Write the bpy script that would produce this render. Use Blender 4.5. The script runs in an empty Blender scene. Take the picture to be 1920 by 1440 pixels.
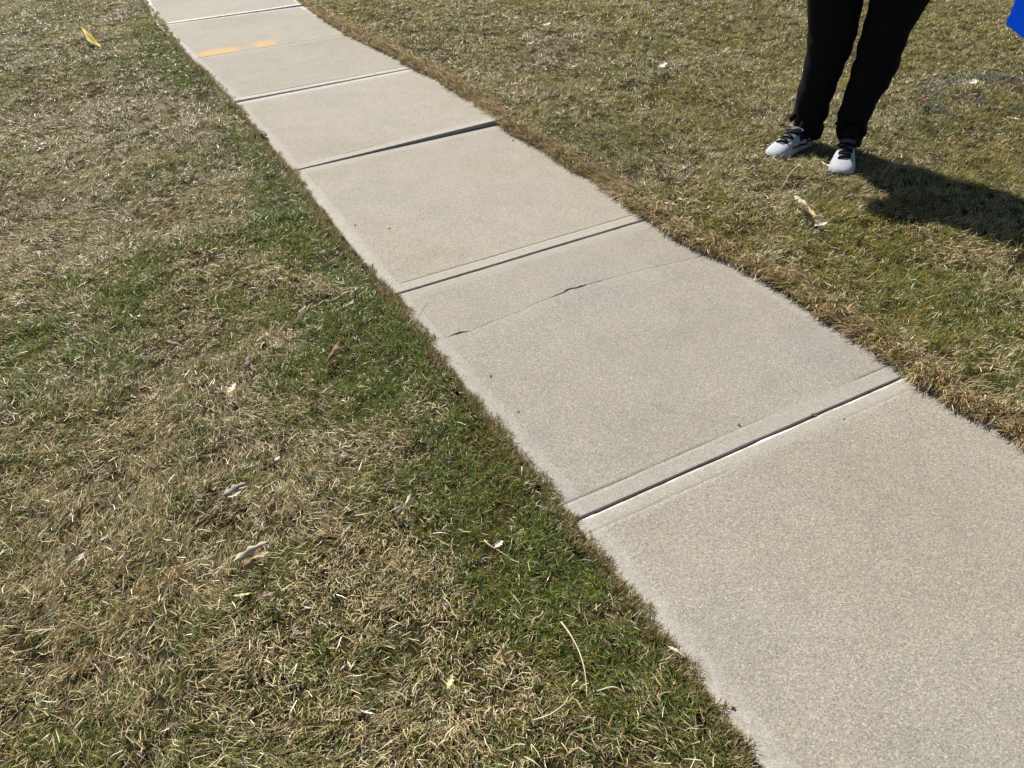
import bpy, bmesh, math, random
import numpy as np
from mathutils import Vector, Matrix

random.seed(7)
rng = np.random.default_rng(11)
scene = bpy.context.scene
col = scene.collection

# ------------------------------------------------------------------ camera
F_PX, PITCH, ROLL, CAM_H = 1442.0, 0.656698, 0.043406, 1.5307
cp, sp, cr, sr = math.cos(PITCH), math.sin(PITCH), math.cos(ROLL), math.sin(ROLL)
U = Vector((0, sp, cp)); FW = Vector((0, cp, -sp)); X = Vector((1, 0, 0))
RIGHT = cr * X - sr * U; UP = sr * X + cr * U
cam_data = bpy.data.cameras.new('camera')
cam = bpy.data.objects.new('camera', cam_data); col.objects.link(cam)
m = Matrix.Identity(4)
for i in range(3):
    m[i][0] = RIGHT[i]; m[i][1] = UP[i]; m[i][2] = -FW[i]
m[2][3] = CAM_H
cam.matrix_world = m
cam_data.sensor_fit = 'HORIZONTAL'; cam_data.sensor_width = 36.0
cam_data.lens = F_PX / 1920 * 36.0
cam_data.clip_start = 0.02; cam_data.clip_end = 2000
scene.camera = cam

# ------------------------------------------------------------------ light
SUN_EL, SUN_AZ = math.radians(48), math.radians(-24)      # azimuth clockwise from +Y
SUNV = Vector((math.sin(SUN_AZ) * math.cos(SUN_EL), math.cos(SUN_AZ) * math.cos(SUN_EL), math.sin(SUN_EL)))
world = bpy.data.worlds.new('World'); scene.world = world; world.use_nodes = True
wn = world.node_tree.nodes; wl = world.node_tree.links
sky = wn.new('ShaderNodeTexSky'); sky.sky_type = 'NISHITA'; sky.sun_disc = False
sky.sun_elevation = SUN_EL; sky.sun_rotation = SUN_AZ
wn['Background'].inputs['Strength'].default_value = 0.05
wl.new(sky.outputs[0], wn['Background'].inputs['Color'])
sun_d = bpy.data.lights.new('sun', 'SUN'); sun_d.energy = 5.0; sun_d.angle = math.radians(0.5)
sun_d.color = (1.0, 0.955, 0.88)
sun = bpy.data.objects.new('sun', sun_d); col.objects.link(sun)
sun.rotation_euler = SUNV.to_track_quat('Z', 'Y').to_euler()
vs = scene.view_settings
vs.view_transform = 'Standard'; vs.look = 'None'; vs.exposure = 0.72; vs.gamma = 1.0; vs.use_curve_mapping = False
scene.cycles.max_bounces = 8; scene.cycles.diffuse_bounces = 4; scene.cycles.transmission_bounces = 4

# ------------------------------------------------------------------ helpers
def at(px, py, z=0.0):
    """the point at height z which the photograph shows at pixel (px, py) of 1920 x 1440"""
    d = RIGHT * ((px - 960) / F_PX) + UP * ((720 - py) / F_PX) + FW
    t = (z - CAM_H) / d.z
    return Vector((d.x * t, d.y * t, z))

def at_y(px, py, y):
    d = RIGHT * ((px - 960) / F_PX) + UP * ((720 - py) / F_PX) + FW
    t = y / d.y
    return Vector((d.x * t, y, CAM_H + d.z * t))

def tag(o, label=None, cat=None, group=None, kind=None):
    if label: o['label'] = label
    if cat: o['category'] = cat
    if group: o['group'] = group
    if kind: o['kind'] = kind
    return o

def link(name, mesh, mat=None, parent=None, smooth=False):
    o = bpy.data.objects.new(name, mesh); col.objects.link(o)
    if mat is not None:
        for mm in (mat if isinstance(mat, (list, tuple)) else [mat]):
            mesh.materials.append(mm)
    if smooth:
        mesh.polygons.foreach_set('use_smooth', [True] * len(mesh.polygons))
    if parent: o.parent = parent
    return o

def pymesh(name, verts, faces):
    me = bpy.data.meshes.new(name)
    me.from_pydata([tuple(v) for v in verts], [], faces); me.update()
    return me

def empty(name, loc, rz=0.0):
    o = bpy.data.objects.new(name, None); col.objects.link(o)
    o.location = loc; o.rotation_euler = (0, 0, rz); o.empty_display_size = 0.1
    return o

def _h(ix, iy, seed):
    h = (ix.astype(np.int64) * 374761393 + iy.astype(np.int64) * 668265263 + seed * 2147483647) & 0xffffffff
    h = ((h ^ (h >> 13)) * 1274126177) & 0xffffffff
    h = ((h ^ (h >> 16)) * 2246822519) & 0xffffffff
    return ((h ^ (h >> 15)) & 0xffffff) / float(0xffffff)

def vnoise(x, y, freq, seed):
    x = np.asarray(x, float) * freq + 1000.37; y = np.asarray(y, float) * freq + 1000.71
    ix = np.floor(x); iy = np.floor(y); fx = x - ix; fy = y - iy
    fx = fx * fx * (3 - 2 * fx); fy = fy * fy * (3 - 2 * fy)
    a = _h(ix, iy, seed); b = _h(ix + 1, iy, seed); c = _h(ix, iy + 1, seed); d = _h(ix + 1, iy + 1, seed)
    return (a * (1 - fx) + b * fx) * (1 - fy) + (c * (1 - fx) + d * fx) * fy

def fbm(x, y, freq, seed, octv=3):
    t = 0; a = 1; s = 0
    for k in range(octv):
        t = t + a * vnoise(x, y, freq * 2 ** k, seed + 17 * k); s += a; a *= 0.55
    return t / s

# ------------------------------------------------------------------ materials
def new_mat(name):
    mt = bpy.data.materials.new(name); mt.use_nodes = True
    nt = mt.node_tree; b = nt.nodes['Principled BSDF']
    return mt, nt, b

def N(nt, kind, **kw):
    n = nt.nodes.new(kind)
    for k, v in kw.items():
        if k in n.inputs: n.inputs[k].default_value = v
        else: setattr(n, k, v)
    return n

def ramp(nt, src, stops):
    r = nt.nodes.new('ShaderNodeValToRGB'); e = r.color_ramp.elements
    e[0].position, e[0].color = stops[0][0], (*stops[0][1], 1)
    e[1].position, e[1].color = stops[-1][0], (*stops[-1][1], 1)
    for p, c in stops[1:-1]:
        q = e.new(p); q.color = (*c, 1)
    nt.links.new(src, r.inputs['Fac']); return r.outputs['Color']

def mixc(nt, fac, a, b, mode='MIX'):
    n = nt.nodes.new('ShaderNodeMix'); n.data_type = 'RGBA'; n.blend_type = mode
    for sock, v in ((n.inputs[0], fac), (n.inputs[6], a), (n.inputs[7], b)):
        if isinstance(v, (int, float)): sock.default_value = v
        elif isinstance(v, tuple): sock.default_value = (*v, 1)
        else: nt.links.new(v, sock)
    return n.outputs[2]

def mth(nt, op, a, b=None, clamp=False):
    n = nt.nodes.new('ShaderNodeMath'); n.operation = op; n.use_clamp = clamp
    for sock, v in zip(n.inputs, (a, b)):
        if v is None: continue
        if isinstance(v, (int, float)): sock.default_value = v
        else: nt.links.new(v, sock)
    return n.outputs[0]

def concrete_material():
    mt, nt, b = new_mat('concrete'); L = nt.links
    tc = N(nt, 'ShaderNodeTexCoord')
    co = tc.outputs['Object']
    def noise(scale, detail=2.0, rough=0.5, off=None):
        n = N(nt, 'ShaderNodeTexNoise', Scale=scale, Detail=detail, Roughness=rough)
        if off:
            mp = N(nt, 'ShaderNodeMapping'); mp.inputs['Location'].default_value = off
            L.new(co, mp.inputs['Vector']); L.new(mp.outputs[0], n.inputs['Vector'])
        else:
            L.new(co, n.inputs['Vector'])
        return n.outputs['Fac']
    big = noise(1.1, 3.0)
    blot = noise(7.0, 4.0, 0.6, (3, 1, 0))
    base = ramp(nt, big, [(0.28, (0.222, 0.203, 0.165)), (0.5, (0.252, 0.232, 0.194)), (0.70, (0.226, 0.209, 0.192))])
    base = mixc(nt, 0.9, base, ramp(nt, blot, [(0.25, (0.91, 0.905, 0.89)), (0.5, (1, 1, 1)), (0.75, (1.06, 1.055, 1.045))]), 'MULTIPLY')
    # sand grains
    g1 = noise(230, 2.0, 0.6); g2 = noise(520, 1.0)
    vor = N(nt, 'ShaderNodeTexVoronoi', Scale=270.0); L.new(co, vor.inputs['Vector'])
    vs_ = N(nt, 'ShaderNodeSeparateColor'); L.new(vor.outputs['Color'], vs_.inputs[0])
    base_g = mixc(nt, 1.0, base, ramp(nt, g1, [(0.28, (0.68, 0.67, 0.65)), (0.47, (0.98, 0.98, 0.98)), (0.72, (1.30, 1.29, 1.26))]), 'MULTIPLY')
    base_g = mixc(nt, 0.85, base_g, ramp(nt, vs_.outputs[0], [(0.0, (0.70, 0.68, 0.65)), (0.3, (0.97, 0.97, 0.97)), (0.8, (1.03, 1.025, 1.01)), (1.0, (1.45, 1.44, 1.40))]), 'MULTIPLY')
    base_g = mixc(nt, 0.5, base_g, ramp(nt, g2, [(0.3, (0.72, 0.72, 0.72)), (0.7, (1.25, 1.25, 1.25))]), 'MULTIPLY')
    # smooth trowelled margin with bleached laitance, plus sunlight painted on the joint bevels
    at_b = N(nt, 'ShaderNodeAttribute', attribute_name='border')
    at_w = N(nt, 'ShaderNodeAttribute', attribute_name='bleach_lit')
    fine = mixc(nt, 1.0, (0.268, 0.250, 0.220), ramp(nt, g1, [(0.3, (0.84, 0.83, 0.82)), (0.7, (1.16, 1.16, 1.15))]), 'MULTIPLY')
    c = mixc(nt, mth(nt, 'MULTIPLY', at_b.outputs['Fac'], 0.4), base_g, fine)
    wn_ = noise(38, 4.0, 0.65, (1, 5, 2))
    wfac = mth(nt, 'MULTIPLY', at_w.outputs['Fac'], mth(nt, 'MULTIPLY', mth(nt, 'SUBTRACT', wn_, 0.28), 2.6, True))
    c = mixc(nt, wfac, c, (0.50, 0.485, 0.46))
    oi = N(nt, 'ShaderNodeObjectInfo')
    c = mixc(nt, 1.0, c, ramp(nt, oi.outputs['Random'], [(0.0, (0.94, 0.94, 0.95)), (0.5, (1.0, 0.995, 0.98)), (1.0, (1.05, 1.045, 1.03))]), 'MULTIPLY')
    # scattered pale scuffs and dark specks
    sc = noise(13, 5.0, 0.7, (8, 2, 0))
    c = mixc(nt, mth(nt, 'MULTIPLY', mth(nt, 'SUBTRACT', sc, 0.66), 2.2, True), c, (0.36, 0.345, 0.32))
    dk = N(nt, 'ShaderNodeTexVoronoi', Scale=16.0); L.new(co, dk.inputs['Vector'])
    c = mixc(nt, mth(nt, 'MULTIPLY', mth(nt, 'LESS_THAN', dk.outputs['Distance'], 0.035), 0.7), c, (0.07, 0.06, 0.045))
    # sprayed orange marking paint
    at_p = N(nt, 'ShaderNodeAttribute', attribute_name='paint')
    sn = noise(34, 6.0, 0.85, (2, 9, 1))
    pf = mth(nt, 'MULTIPLY', mth(nt, 'SUBTRACT', mth(nt, 'ADD', at_p.outputs['Fac'], mth(nt, 'MULTIPLY', mth(nt, 'SUBTRACT', sn, 0.5), 2.6)), 0.46), 1.9, True)
    pf = mth(nt, 'MULTIPLY', pf, mth(nt, 'MULTIPLY', mth(nt, 'GREATER_THAN', at_p.outputs['Fac'], 0.02), 0.85))
    c = mixc(nt, pf, c, (0.47, 0.28, 0.075))
    L.new(c, b.inputs['Base Color'])
    b.inputs['Roughness'].default_value = 0.85
    b.inputs['Specular IOR Level'].default_value = 0.35
    hgt = mth(nt, 'ADD', mth(nt, 'MULTIPLY', g1, 0.8), mth(nt, 'MULTIPLY', vs_.outputs[1], 0.35))
    hgt = mth(nt, 'ADD', hgt, mth(nt, 'MULTIPLY', blot, 1.4))
    bm_ = N(nt, 'ShaderNodeBump', Distance=0.0022)
    L.new(mth(nt, 'SUBTRACT', 0.75, mth(nt, 'MULTIPLY', at_b.outputs['Fac'], 0.4)), bm_.inputs['Strength'])
    L.new(hgt, bm_.inputs['Height']); L.new(bm_.outputs[0], b.inputs['Normal'])
    return mt

def soil_material(name, a, c2):
    mt, nt, b = new_mat(name); L = nt.links
    tc = N(nt, 'ShaderNodeTexCoord')
    n1 = N(nt, 'ShaderNodeTexNoise', Scale=55.0, Detail=5.0, Roughness=0.7); L.new(tc.outputs['Object'], n1.inputs['Vector'])
    n2 = N(nt, 'ShaderNodeTexNoise', Scale=1.3, Detail=3.0); L.new(tc.outputs['Object'], n2.inputs['Vector'])
    c = ramp(nt, n1.outputs['Fac'], [(0.3, a), (0.7, c2)])
    c = mixc(nt, 0.6, c, ramp(nt, n2.outputs['Fac'], [(0.3, (0.7, 0.9, 0.6)), (0.7, (1.2, 1.1, 1.0))]), 'MULTIPLY')
    L.new(c, b.inputs['Base Color']); b.inputs['Roughness'].default_value = 1.0
    b.inputs['Specular IOR Level'].default_value = 0.1
    bp = N(nt, 'ShaderNodeBump', Distance=0.01, Strength=0.8); L.new(n1.outputs['Fac'], bp.inputs['Height'])
    L.new(bp.outputs[0], b.inputs['Normal'])
    return mt

def blade_material():
    mt, nt, b = new_mat('grass_blade'); L = nt.links
    a = N(nt, 'ShaderNodeAttribute', attribute_name='tint')
    L.new(a.outputs['Color'], b.inputs['Base Color'])
    b.inputs['Roughness'].default_value = 0.38
    b.inputs['Specular IOR Level'].default_value = 0.5
    tr = N(nt, 'ShaderNodeBsdfTranslucent'); L.new(a.outputs['Color'], tr.inputs['Color'])
    mx = N(nt, 'ShaderNodeMixShader'); mx.inputs[0].default_value = 0.38
    L.new(b.outputs[0], mx.inputs[1]); L.new(tr.outputs[0], mx.inputs[2])
    out = nt.nodes['Material Output']; L.new(mx.outputs[0], out.inputs['Surface'])
    return mt

def cloth_material(name, color, scale=900.0, rough=0.9, spec=0.2, var=0.25):
    mt, nt, b = new_mat(name); L = nt.links
    tc = N(nt, 'ShaderNodeTexCoord')
    n1 = N(nt, 'ShaderNodeTexNoise', Scale=scale, Detail=2.0); L.new(tc.outputs['Object'], n1.inputs['Vector'])
    n2 = N(nt, 'ShaderNodeTexNoise', Scale=9.0, Detail=3.0); L.new(tc.outputs['Object'], n2.inputs['Vector'])
    c = mixc(nt, 1.0, color, ramp(nt, n1.outputs['Fac'], [(0.3, (1 - var,) * 3), (0.7, (1 + var,) * 3)]), 'MULTIPLY')
    c = mixc(nt, 1.0, c, ramp(nt, n2.outputs['Fac'], [(0.3, (0.85,) * 3), (0.7, (1.12,) * 3)]), 'MULTIPLY')
    L.new(c, b.inputs['Base Color']); b.inputs['Roughness'].default_value = rough
    b.inputs['Specular IOR Level'].default_value = spec
    bp = N(nt, 'ShaderNodeBump', Distance=0.0006, Strength=0.5); L.new(n1.outputs['Fac'], bp.inputs['Height'])
    L.new(bp.outputs[0], b.inputs['Normal'])
    return mt

def leaf_material(name, c1, c2, trans=0.15):
    mt, nt, b = new_mat(name); L = nt.links
    tc = N(nt, 'ShaderNodeTexCoord')
    n1 = N(nt, 'ShaderNodeTexNoise', Scale=60.0, Detail=4.0, Roughness=0.65); L.new(tc.outputs['Object'], n1.inputs['Vector'])
    c = ramp(nt, n1.outputs['Fac'], [(0.32, c1), (0.68, c2)])
    L.new(c, b.inputs['Base Color']); b.inputs['Roughness'].default_value = 0.6
    b.inputs['Specular IOR Level'].default_value = 0.35
    tr = N(nt, 'ShaderNodeBsdfTranslucent'); L.new(c, tr.inputs['Color'])
    mx = N(nt, 'ShaderNodeMixShader'); mx.inputs[0].default_value = trans
    L.new(b.outputs[0], mx.inputs[1]); L.new(tr.outputs[0], mx.inputs[2])
    L.new(mx.outputs[0], nt.nodes['Material Output'].inputs['Surface'])
    return mt

M_CONC = concrete_material()
M_SOIL = soil_material('lawn_soil', (0.012, 0.008, 0.004), (0.048, 0.034, 0.018))
M_BED = soil_material('joint_dirt', (0.035, 0.028, 0.02), (0.11, 0.09, 0.065))
M_BLADE = blade_material()

# ------------------------------------------------------------------ sidewalk frame
HD = -0.473135
DV = np.array([math.sin(HD), math.cos(HD)])       # along, away from the camera
NV = np.array([DV[1], -DV[0]])                    # across, to the right
def st(P):
    P = np.asarray(P, float); return P[..., :2] @ DV, P[..., :2] @ NV
def xy(s, t):
    s = np.asarray(s, float)[..., None]; t = np.asarray(t, float)[..., None]
    return s * DV + t * NV

LPX = [(266, -12), (272, 0), (297, 27), (311, 47), (335, 80), (360, 111), (392, 136), (418, 163), (445, 192), (500, 262), (553, 320), (600, 392), (650, 460), (705, 520), (740, 552),
       (790, 610), (850, 690), (910, 765), (985, 860), (1040, 930), (1085, 985), (1130, 1040), (1200, 1130), (1260, 1195), (1300, 1250), (1345, 1320), (1400, 1400), (1425, 1440)]
RPX = [(545, -14), (560, 5), (605, 38), (650, 66), (735, 108), (773, 130), (820, 154), (860, 184), (925, 228), (955, 252), (1007, 278), (1068, 322), (1097, 332),
       (1170, 388), (1212, 412), (1270, 455), (1330, 480), (1420, 520), (1500, 575), (1600, 640), (1692, 706), (1800, 775), (1920, 840)]
def edge_fn(px):
    P = np.array([at(*q)[:2] for q in px]); s, t = st(P)
    o = np.argsort(s); s = s[o]; t = t[o]
    k0 = (t[-1] - t[-8]) / (s[-1] - s[-8]) * 0.3
    s = np.concatenate([[s[0] - 6], s, [s[-1] + 20]]); t = np.concatenate([[t[0]], t, [t[-1] + k0 * 4]])
    return lambda q: np.interp(q, s, t)
T_L = edge_fn(LPX); T_R = edge_fn(RPX)

# ------------------------------------------------------------------ ground
def ground_h(x, y, sheet=False):
    s, t = st(np.stack([x, y], -1))
    tl, tr = T_L(s), T_R(s)
    dl, dr = tl - t, t - tr
    bump = (fbm(x, y, 1.6, 5) - 0.5) * 0.035 + (fbm(x, y, 7.0, 9, 2) - 0.5) * 0.022
    left = -0.012 + np.clip(dl, 0, 0.3) * 0.05 + bump * np.clip(dl / 0.25, 0.15, 1)
    right = 0.004 + np.clip(dr, 0, 0.12) * 0.16 + bump * np.clip(dr / 0.25, 0.25, 1)
    h = np.where(dl > dr, left, right)
    inside = ((dl < 0.004) & (dr < 0.02)) if sheet else ((dl < -0.03) & (dr < -0.03))
    near_in = np.where(inside, -0.14, h)
    return near_in

def axis(a, b, step, outs):
    mid = list(np.arange(a, b + 1e-6, step))
    return np.array([a - o for o in reversed(outs)] + mid + [b + o for o in outs])
gx = axis(-6.5, 6.5, 0.05, [0.3, 1, 3, 8, 25, 80, 300]); gy = axis(-1.2, 11.5, 0.05, [0.3, 1, 3, 8, 25, 80, 300])
GX, GY = np.meshgrid(gx, gy)
GZ = ground_h(GX, GY, True)
far = np.maximum(np.maximum(np.abs(GX) - 7, 0), np.maximum(GY - 12, -1.7 - GY)) > 0
GZ = np.where(far & (GZ > -0.1), 0.01, GZ)
nx, ny = len(gx), len(gy)
gv = np.stack([GX, GY, GZ], -1).reshape(-1, 3)
ii = (np.arange(ny - 1)[:, None] * nx + np.arange(nx - 1)[None, :]).ravel()
gf = np.stack([ii, ii + 1, ii + nx + 1, ii + nx], -1)
ground = link('ground', pymesh('ground', gv.tolist(), gf.tolist()), M_SOIL, smooth=True)
tag(ground, 'dark brown soil of the lawn under the grass', kind='structure')

# ------------------------------------------------------------------ sidewalk slabs
JL = [(300, 47), (362, 110), (443, 192), (553, 320), (740, 552), (1085, 972)]
JR = [(560, 12), (650, 64), (773, 128), (934, 233), (1212, 411), (1692, 706)]
joints = []
for a, b in zip(JL, JR):
    A = np.array(at(*a)[:2]); B = np.array(at(*b)[:2]); d = (B - A) / np.linalg.norm(B - A)
    joints.append((A - d * 0.016, B + d * 0.055))
step_v = DV * 1.36
def edge_joint(J, k):
    sa, sb = st(J[0])[0] + 1.36 * k, st(J[1])[0] + 1.36 * k
    return xy(sa, T_L(sa) - .016), xy(sb, T_R(sb) + .05)
joints = [edge_joint(joints[0], k) for k in (3, 2, 1)] + joints
joints += [edge_joint(joints[-1], k) for k in (-1, -2)]

sw_s0, sw_t0 = st(joints[-1][0]); sw_s1, _ = st(joints[0][0])
bv = []
for s in np.linspace(sw_s0, sw_s1, 40):
    for t, z in ((T_L(s) - 0.03, -0.13), (T_L(s) - 0.03, -0.045), (T_R(s) + 0.03, -0.045), (T_R(s) + 0.03, -0.13)):
        p = xy(s, t); bv.append((p[0], p[1], z))
bf = []
for i in range(39):
    for k in range(4):
        a, b = i * 4 + k, i * 4 + (k + 1) % 4
        bf.append((a, b, b + 4, a + 4))
bf += [(0, 1, 2, 3), (39 * 4 + 3, 39 * 4 + 2, 39 * 4 + 1, 39 * 4)]
sidewalk = link('sidewalk', pymesh('sidewalk', bv, bf), M_BED)
tag(sidewalk, 'pale grey concrete sidewalk of square slabs between two lawns', kind='structure')

def samples(length, r, bw, fine):
    e = [0, r * 0.08, r * 0.3, r * 0.62, r, r + 0.006]
    e += [bw - 0.011, bw - 0.0014, bw, bw + 0.0014, bw + 0.012]
    lo = e; hi = [length - q for q in reversed(e)]
    n = max(2, int((hi[0] - lo[-1]) / fine))
    mid = list(np.linspace(lo[-1], hi[0], n + 1))[1:-1]
    return np.array(lo + mid + hi)

def make_slab(fl, fr, nl, nr, z, rad, step, bleach_lit, name='slab', fine=0.05, solid=(0, 0, 0, 0), far_c=None, near_c=None, paint=None, seed=0, label=None):
    """z = heights of (far left, far right, near left, near right); rad, step, bleach = per edge (far, near, left, right)"""
    fl, fr, nl, nr = map(np.asarray, (fl, fr, nl, nr))
    wl_ = np.linalg.norm(fr - fl); ll = np.linalg.norm(nl - fl)
    u = samples(wl_, 0.010, 0.062, fine); v = samples(ll, 0.010, 0.058, fine)
    uu, vv = u / wl_, v / ll
    FC = far_c(uu) if far_c else fl + (fr - fl) * uu[:, None]
    NC = near_c(uu) if near_c else nl + (nr - nl) * uu[:, None]
    P = FC[None] * (1 - vv)[:, None, None] + NC[None] * vv[:, None, None]
    Zs = (z[0] * (1 - uu) + z[1] * uu)[None] * (1 - vv)[:, None] + (z[2] * (1 - uu) + z[3] * uu)[None] * vv[:, None]
    D = [np.repeat(v[:, None], len(u), 1), np.repeat((ll - v)[:, None], len(u), 1), np.repeat(u[None], len(v), 0), np.repeat((wl_ - u)[None], len(v), 0)]
    BW = [0.058, 0.058, 0.062, 0.062]
    zz = Zs.copy(); bord = np.zeros_like(zz); blch_lit = np.zeros_like(zz)
    drop = np.zeros_like(zz)
    for k in range(4):
        d = D[k]; r = rad[k]
        inr = d < r
        prof = np.where(inr, r - np.sqrt(np.maximum(r * r - (r - np.minimum(d, r)) ** 2, 0)), 0)
        if k == 0 and r > .006: prof = np.maximum(r - d, 0) * .85
        chip = 1 + 0.5 * (vnoise(P[..., 0], P[..., 1], 30, 77 + k) - 0.5)
        zz = zz - prof * chip
        if k == 0: blch_lit = np.maximum(blch_lit, (d < r * 1.05) * np.clip(.6 + 3.5 * (fbm(P[..., 0], P[..., 1], 9, 41, 2) - .35), .3, 2.0) * (r > .006))  # far bevel of the joint: laitance, whitened further as its sunlit face
        if step[k] is not None:
            inb = np.clip((BW[k] - d) / 0.0024 + 0.5, 0, 1)
            ns = np.clip((fbm(P[..., 0], P[..., 1], 2.4, 31 + k + seed) - 0.40) * 4.0, 0.0, 1.4)
            grv = np.clip(1 - np.abs(d - BW[k]) / 0.0013, 0, 1)
            drop = np.maximum(drop, np.maximum(inb * step[k] * .35, grv * step[k] * 1.5) * ns)
            bord = np.maximum(bord, inb)
        if solid[k]: blch_lit = np.maximum(blch_lit, np.clip((BW[k] - .002 - d) / 0.003, 0, 1) * solid[k])
        blch_lit = np.maximum(blch_lit, np.clip(1 - d / 0.075, 0, 1) ** 0.7 * bleach_lit[k])
    zz = zz - drop + (fbm(P[..., 0], P[..., 1], 2.0, 3) - 0.5) * 0.003
    nu, nv = len(u), len(v)
    verts = np.concatenate([np.concatenate([P, zz[..., None]], -1).reshape(-1, 3)])
    i0 = (np.arange(nv - 1)[:, None] * nu + np.arange(nu - 1)[None]).ravel()
    faces = np.stack([i0, i0 + nu, i0 + nu + 1, i0 + 1], -1).tolist()
    # side skirt
    ring = [j for j in range(nu)] + [i * nu + nu - 1 for i in range(1, nv)] + [(nv - 1) * nu + j for j in range(nu - 2, -1, -1)] + [i * nu for i in range(nv - 2, 0, -1)]
    base = len(verts)
    low = verts[ring].copy(); low[:, 2] = -0.10
    top2 = verts[ring].copy()
    verts = np.concatenate([verts, top2, low]); nr_ = len(ring)
    for k in range(nr_):
        a, b = base + k, base + (k + 1) % nr_
        faces.append((a, b, b + nr_, a + nr_))
    me = pymesh(name, verts.tolist(), faces)
    sm = np.zeros(len(me.polygons), bool); sm[:len(i0)] = True
    me.polygons.foreach_set('use_smooth', sm)
    bord = np.where((D[0] < .059) | (D[1] < .059), bord, bord * .45)
    def attr(nm, arr):
        full = np.zeros(len(verts), np.float32); full[:nu * nv] = arr.ravel(); full[base:base + nr_] = full[ring]
        a = me.attributes.new(nm, 'FLOAT', 'POINT'); a.data.foreach_set('value', full)
    attr('border', bord); attr('bleach_lit', blch_lit)
    attr('paint', paint(P[..., 0], P[..., 1]) if paint else np.zeros_like(zz))
    o = link(name, me, M_CONC, sidewalk)
    if label: o['label'] = label
    return o

def orange_paint(x, y):
    # strokes sprayed along the far side of one joint
    A, B = joints[4]
    d = (B - A) / np.linalg.norm(B - A); n = np.array([-d[1], d[0]])
    P = np.stack([x, y], -1) - A
    s = P @ d; w = P @ n
    # w > 0 is away from the camera
    m1 = np.exp(-((s - 0.23) / 0.20) ** 4) * np.exp(-((w - 0.09) / 0.12) ** 2) * 1.05
    m2 = np.exp(-((s - 0.60) / 0.11) ** 4) * np.exp(-((w - 0.11) / 0.15) ** 2) * 0.95
    m3 = np.exp(-((s - 1.19) / 0.085) ** 4) * np.exp(-((w - 0.06) / 0.07) ** 2) * 0.6
    haze_ = np.exp(-((s - 0.45) / 0.5) ** 2) * np.exp(-((w - 0.10) / 0.20) ** 2) * 0.52
    return np.maximum(np.maximum(m1, m2), np.maximum(m3, haze_)) * np.clip(w / 0.01 + 0.6, 0, 1)

gap = {3: 0.004, 4: 0.003, 5: 0.005, 6: 0.004, 7: 0.003, 8: 0.0035}
Z = {2: (0, 0, .003, .013), 3: (0, 0, 0, 0), 4: (0, 0, .009, .003), 5: (0, 0, .003, .026), 6: (0, 0, .003, .004), 7: (0, 0, .002, .001), 8: (.003, .002, 0, 0)}
RAD = {2: (.006, .006, .01, .01), 3: (.008, .0022, .01, .01), 4: (.0022, .009, .01, .01), 5: (.008, .004, .01, .01), 6: (.004, .003, .01, .01), 8: (.0115, .01, .01, .01)}
STEP = {2: (.002, .003, .003, .003), 3: (None, None, .001, .001), 4: (.0008, .003, .001, .0015), 5: (.0005, .003, .001, .0015), 6: (.0004, .0032, .001, .001), 8: (.0009, .003, .001, .0013)}
BLE = {2: (.9, 1.0, 1.0, .9), 3: (.6, .1, .45, .55), 4: (.1, .5, .3, .8), 5: (.6, .25, .3, .6), 6: (.2, .2, .4, .35), 8: (.15, .2, .42, .25)}
def gapped(k):
    A, B = joints[k]; A2, B2 = joints[k + 1]
    g0 = gap.get(k, .006) / 2; g1 = gap.get(k + 1, .006) / 2
    return A - DV * g0, B - DV * g0, A2 + DV * g1, B2 + DV * g1
for k in range(len(joints) - 1):
    fl, fr, nl, nr = gapped(k)
    kk = k if k in RAD else (2 if k < 2 else 8)
    if k == 7:
        continue
    make_slab(fl, fr, nl, nr, Z.get(k, (0, 0, 0, 0)), RAD[kk], STEP[kk], BLE[kk], fine=0.02 if k == 3 else 0.05, seed=k, solid={2: (1.6, 1.5, 2.0, 1.3), 3: (.5, 0, .5, 1.0), 4: (0, .6, .2, .8), 5: (.6, 0, 0, .6)}.get(k, (0, 0, 0, .25)),
              paint=orange_paint if k == 3 else None, label='concrete slab with orange marking paint along its near joint' if k == 3 else None)
# the cracked slab: two pieces that meet along a ragged crack
fl, fr, nl, nr = gapped(7)
CR = [(795, 646, .0012), (815, 640, .0012), (836, 633, .001), (848, 629, .0035), (856, 627, .0075), (866, 625, .0085), (874, 623, .006), (882, 621, .0012), (930, 600, .0011), (975, 584, .0012), (1000, 571, .0011),
      (1030, 559, .0012), (1040, 556, .003), (1056, 549, .0055), (1066, 543, .0075), (1072, 542, .0085), (1080, 541.5, .006), (1088, 538, .007), (1092, 536, .011), (1096, 535, .004), (1110, 531, .0018), (1122, 528, .0035), (1130, 525, .0015),
      (1142, 522, .0012), (1170, 515, .0011), (1230, 500, .0012), (1290, 487, .0012), (1322, 479, .0025), (1350, 472, .002)]
cw = np.array([at(a, b)[:2] for a, b, _ in CR]); cgap = np.array([c for _, _, c in CR])
cs, ct = st(cw)
sfl, tfl = st(fl); sfr, tfr = st(fr); snl, tnl = st(nl); snr, tnr = st(nr)
tl7 = (tfl + tnl) / 2; tr7 = (tfr + tnr) / 2
cuu = (ct - tl7) / (tr7 - tl7)
def crack(sign):
    def f(uu):
        t = tl7 + (tr7 - tl7) * uu
        s = np.interp(uu, cuu, cs) + (fbm(uu, uu * 0, 45, 8, 3) - 0.5) * 0.014
        g = np.interp(uu, cuu, cgap)
        g = g * (0.75 + 0.7 * vnoise(uu, uu * 0 + sign, 70, 5))
        s = s + sign * g * (0.5 if sign < 0 else 0.9)
        return xy(s, t)
    return f
cl, cr_ = crack(1)(np.array([0.0, 1.0]))
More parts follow.
